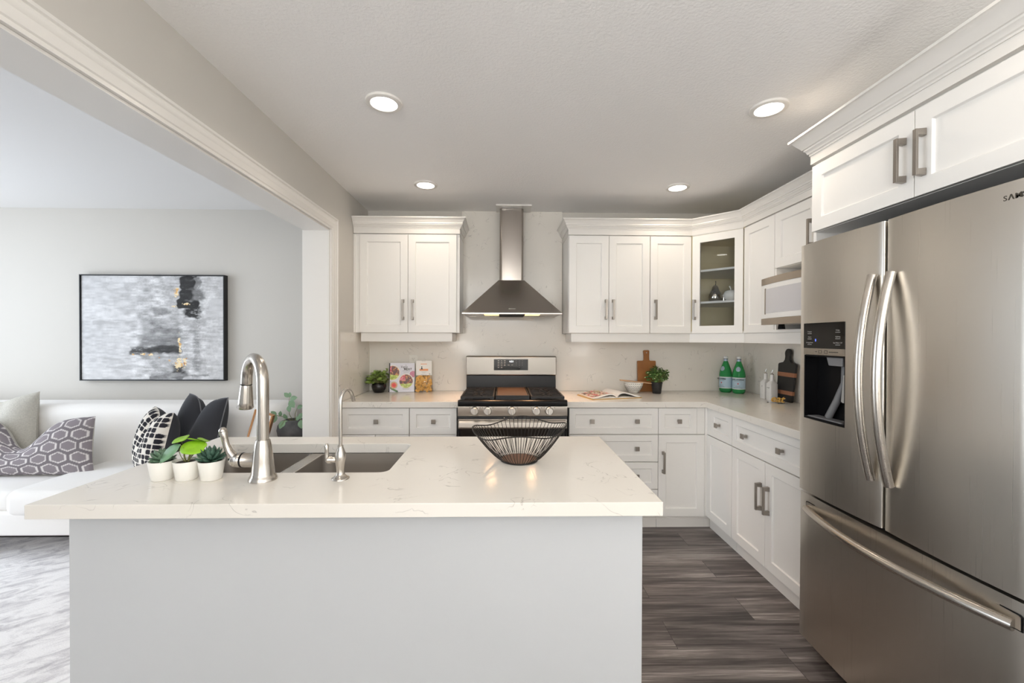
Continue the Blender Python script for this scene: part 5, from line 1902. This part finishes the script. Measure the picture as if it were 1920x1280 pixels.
obj('base', cushion(SX[0], SX[1], 2.56, 3.46, .155, .300, .018, crown_=0), M['sofa'], t, world=True, smooth=50)
obj('backrest', cushion(SX[0], SX[1], 3.12, 3.47, .295, .860, .085, crown_=.0), M['sofa'], t, world=True, smooth=50)
obj('seat_cushion', cushion(SX[0] + .01, -2.975, 2.575, 3.20, .292, .415, .045, crown_=.008), M['sofa'], t, world=True, smooth=50)
obj('seat_cushion', cushion(-2.965, SX[1] - .005, 2.50, 3.20, .292, .445, .050, crown_=.012), M['sofa'], t, world=True, smooth=50)
for x in (SX[0] + .10, -3.2, SX[1] - .10):
    for y in (2.66, 3.38):
        obj('leg', MB().lathe([(.018, 0.0135), (.024, .156)], 14, Matrix.Translation((x, y, 0))), M['sofaleg'], t, world=True, smooth=40)


# pillows
def pillow_mesh(w, h, th, chop, nu=64, nv=48, col=None, side=None, pinch=.07, lean=0.0):
    """returns (front, back) builders in the pillow's frame: x width, z height, front at -y"""
    def pt(u, v, s):
        u = 2 * u - 1; v = 2 * v - 1
        x = w / 2 * u * (1 - pinch * (1 - v * v) * abs(u))
        z = h / 2 * v * (1 - pinch * (1 - u * u) * abs(v))
        fat = (max(0, 1 - u ** 2) ** .48) * (max(0, 1 - v ** 2) ** .48)
        y = s * th / 2 * fat
        k = ((v + 1) / 2) ** 1.6
        g = math.exp(-(u / .34) ** 2)
        z -= chop * g * k
        x *= 1 - .10 * k * (chop / .12)
        y *= 1 + .25 * k * (1 - g)
        y -= s * .38 * th * g * k * fat
        return Vector((x, y, z + h / 2))
    F = MB().grid(lambda u, v: pt(u, v, -1), nu, nv, col=col)
    B = MB().grid(lambda u, v: pt(u, v, 1), nu // 2, nv // 2)
    edge = [pt(0, k / 24, 1) for k in range(25)] + [pt(k / 24, 1, 1) for k in range(1, 25)] + [pt(1, 1 - k / 24, 1) for k in range(1, 25)] + [pt(1 - k / 24, 0, 1) for k in range(1, 24)]
    return F, B, edge


def place(mb, tf):
    mb.v = [tf @ v for v in mb.v]
    return mb


def pillow(label, loc, rotz, tilt, w, h, th, chop, mfront, mback, col=None, pip=None, nu=64, nv=48, roll=0.0):
    t = thing('throw_pillow', label, 'pillow', loc, rotz, 'throw pillows on the sofa')
    F, B, E = pillow_mesh(w, h, th, chop, nu, nv, col)
    tf = Matrix.Rotation(roll, 4, 'Y') @ Matrix.Rotation(tilt, 4, 'X')
    obj('front_panel', place(F, tf), mfront, t, smooth=60)
    obj('back_panel', place(B, tf), mback, t, smooth=60)
    if pip:
        obj('piping', MB().tube([tf @ p_ for p_ in E], .004, 6, closed=True), pip, t, smooth=60)
    return t


def hexes(u, v):
    # pointy hexagon outlines, stretched sideways
    sx, sy = .122, .098
    x = (u - .5) * .98 / sx; y = (v - .5) * .40 / sy
    best = 9
    for r_ in range(-4, 5):
        for c_ in range(-7, 8):
            hx, hy = c_ + (.5 if r_ % 2 else 0), r_ * .80
            dx, dy = abs(x - hx), abs(y - hy)
            d = max(dx * .98, dx * .52 + dy * .98)
            best = min(best, d)
    if best < .33:
        return L3(142, 134, 138)
    if best < .405:
        return L3(224, 218, 216)
    return L3(124, 117, 121)


def checks(u, v):
    x = (u * 13.0) % 1.0; y = (v * 13.0) % 1.0
    i, j = int(u * 13.0), int(v * 13.0)
    a = L3(232, 226, 216); k = L3(28, 26, 34)
    if (i + 2 * j) % 5 == 0:
        return a
    d = ((abs(x - .5)) ** 4 + (abs(y - .5)) ** 4) ** .25
    return k if d < .43 else a


pillow('oatmeal woven square pillow tucked behind the hexagon pillow', (-3.56, 2.985, .424), math.radians(8), math.radians(-14), .50, .52, .17, .02, M['beige'], M['beige'], roll=math.radians(-9))
pillow('long grey lumbar pillow with a pale hexagon pattern', (-3.285, 2.86, .415), math.radians(4), math.radians(-16), .98, .40, .17, .20, M['pillow'], M['beige'], hexes, nu=150, nv=76)
pillow('pillow with a black and white dotted check front and a black back', (-2.315, 2.74, .452), math.radians(-38), math.radians(-12), .44, .44, .20, .065, M['pillow'], M['black_linen'], checks, nu=150, nv=150)
pillow('plain charcoal linen pillow with grey piping, next to the checked pillow', (-2.165, 2.905, .460), math.radians(-27), math.radians(-14), .52, .50, .20, .12, M['black_linen'], M['black_linen'], pip=M['piping'])

# white tray with rose-gold edge leaning on the sofa seat, and the side table with the stone planter
t = thing('leaning_tray', 'narrow white tray with rose-gold edges, propped on the sofa behind the tall faucet', 'tray', (-1.735, 2.86, .462), math.radians(-6))
tl = Matrix.Rotation(math.radians(17), 4, 'Y')
obj('panel', MB().box(-.056, .056, -.006, .006, .008, .405, tl), M['white'], t)
b = MB().box(-.068, -.056, -.014, .014, .0, .412, tl).box(.056, .068, -.014, .014, .0, .412, tl).box(-.056, .056, -.014, .014, .405, .413, tl).box(-.056, .056, -.014, .014, .0, .008, tl)
obj('edge_frame', b, M['copper'], t, bevel=.002, label='rose-gold frame')

t = thing('side_table', 'small round side table carrying the stone planter beside the sofa', 'table', (-1.530, 3.06, 0))
obj('table_top', MB().lathe([(.150, .585), (.155, .588), (.155, .602), (.150, .605), (.001, .605)], 40), M['walnut'], t, smooth=40)
for k in range(3):
    a = k * 2 * PI / 3 + .5
    obj('leg', MB().tube([(.09 * math.cos(a), .09 * math.sin(a), .586), (.13 * math.cos(a), .13 * math.sin(a), .001)], .010, 10), M['copper'], t, smooth=60)
t = thing('stone_planter', 'round charcoal stone planter with a eucalyptus sprig, beside the doorway jamb', 'planter', (-1.530, 3.06, .6055))
obj('pot', MB().lathe([(.062, 0), (.078, .010), (.103, .050), (.110, .088), (.104, .122), (.084, .150), (.060, .161), (.052, .160), (.050, .140), (.001, .135)], 44), M['stone'], t, smooth=60)
random.seed(9)
mb, sm = MB(), MB()
sprigs = [[(0, 0, .14), (-.020, -.02, .20), (-.026, -.02, .27), (-.020, -.02, .325)], [(0, 0, .14), (-.05, -.03, .185), (-.10, -.04, .195), (-.135, -.04, .190)], [(.01, 0, .14), (.02, -.02, .20), (.035, -.02, .245)],
          [(.01, 0, .14), (.06, -.04, .175), (.09, -.06, .165)], [(.0, 0, .14), (.05, .0, .19), (.09, .0, .215)], [(0, -.02, .14), (-.03, -.07, .165), (-.04, -.10, .13)]]
for P in sprigs:
    sm.tube(P, [.0022] * (len(P) - 1) + [.001], 6)
LV = [((-.022, -.022, .325), (-.5, -.1, .5), .040), ((-.018, -.02, .322), (.05, -.1, .8), .034), ((-.016, -.02, .310), (.9, -.2, .25), .050), ((-.016, -.025, .30), (.5, -.3, -.5), .058), ((-.022, -.025, .265), (.25, -.4, -.75), .044),
      ((.035, -.02, .245), (.7, -.1, .35), .040), ((-.10, -.045, .195), (-.55, -.2, .55), .042), ((-.125, -.045, .19), (-.8, -.2, -.35), .060), ((-.10, -.045, .195), (-.2, -.4, -.8), .045), ((-.075, -.04, .19), (.1, -.2, .9), .034),
      ((-.03, -.04, .17), (-.2, -.5, .85), .040), ((-.03, -.07, .165), (-.25, -.6, -.75), .055), ((-.01, -.06, .16), (-.5, -.7, -.35), .045), ((.06, -.045, .175), (.5, -.3, .65), .046), ((.08, -.06, .168), (.25, -.4, -.9), .055), ((.09, .0, .215), (.4, -.2, .85), .040), ((.03, -.03, .165), (.7, -.4, .4), .042)]
for c, d_, L in LV:
    leaf(mb, c, d_, (.1 * random.uniform(-1, 1), -.9, .35), L * 1.15, L * .80, .12, .12, 6, .9)
obj('foliage', mb, M['euca'], t, smooth=60)
obj('stems', sm, M['stem'], t, smooth=60)
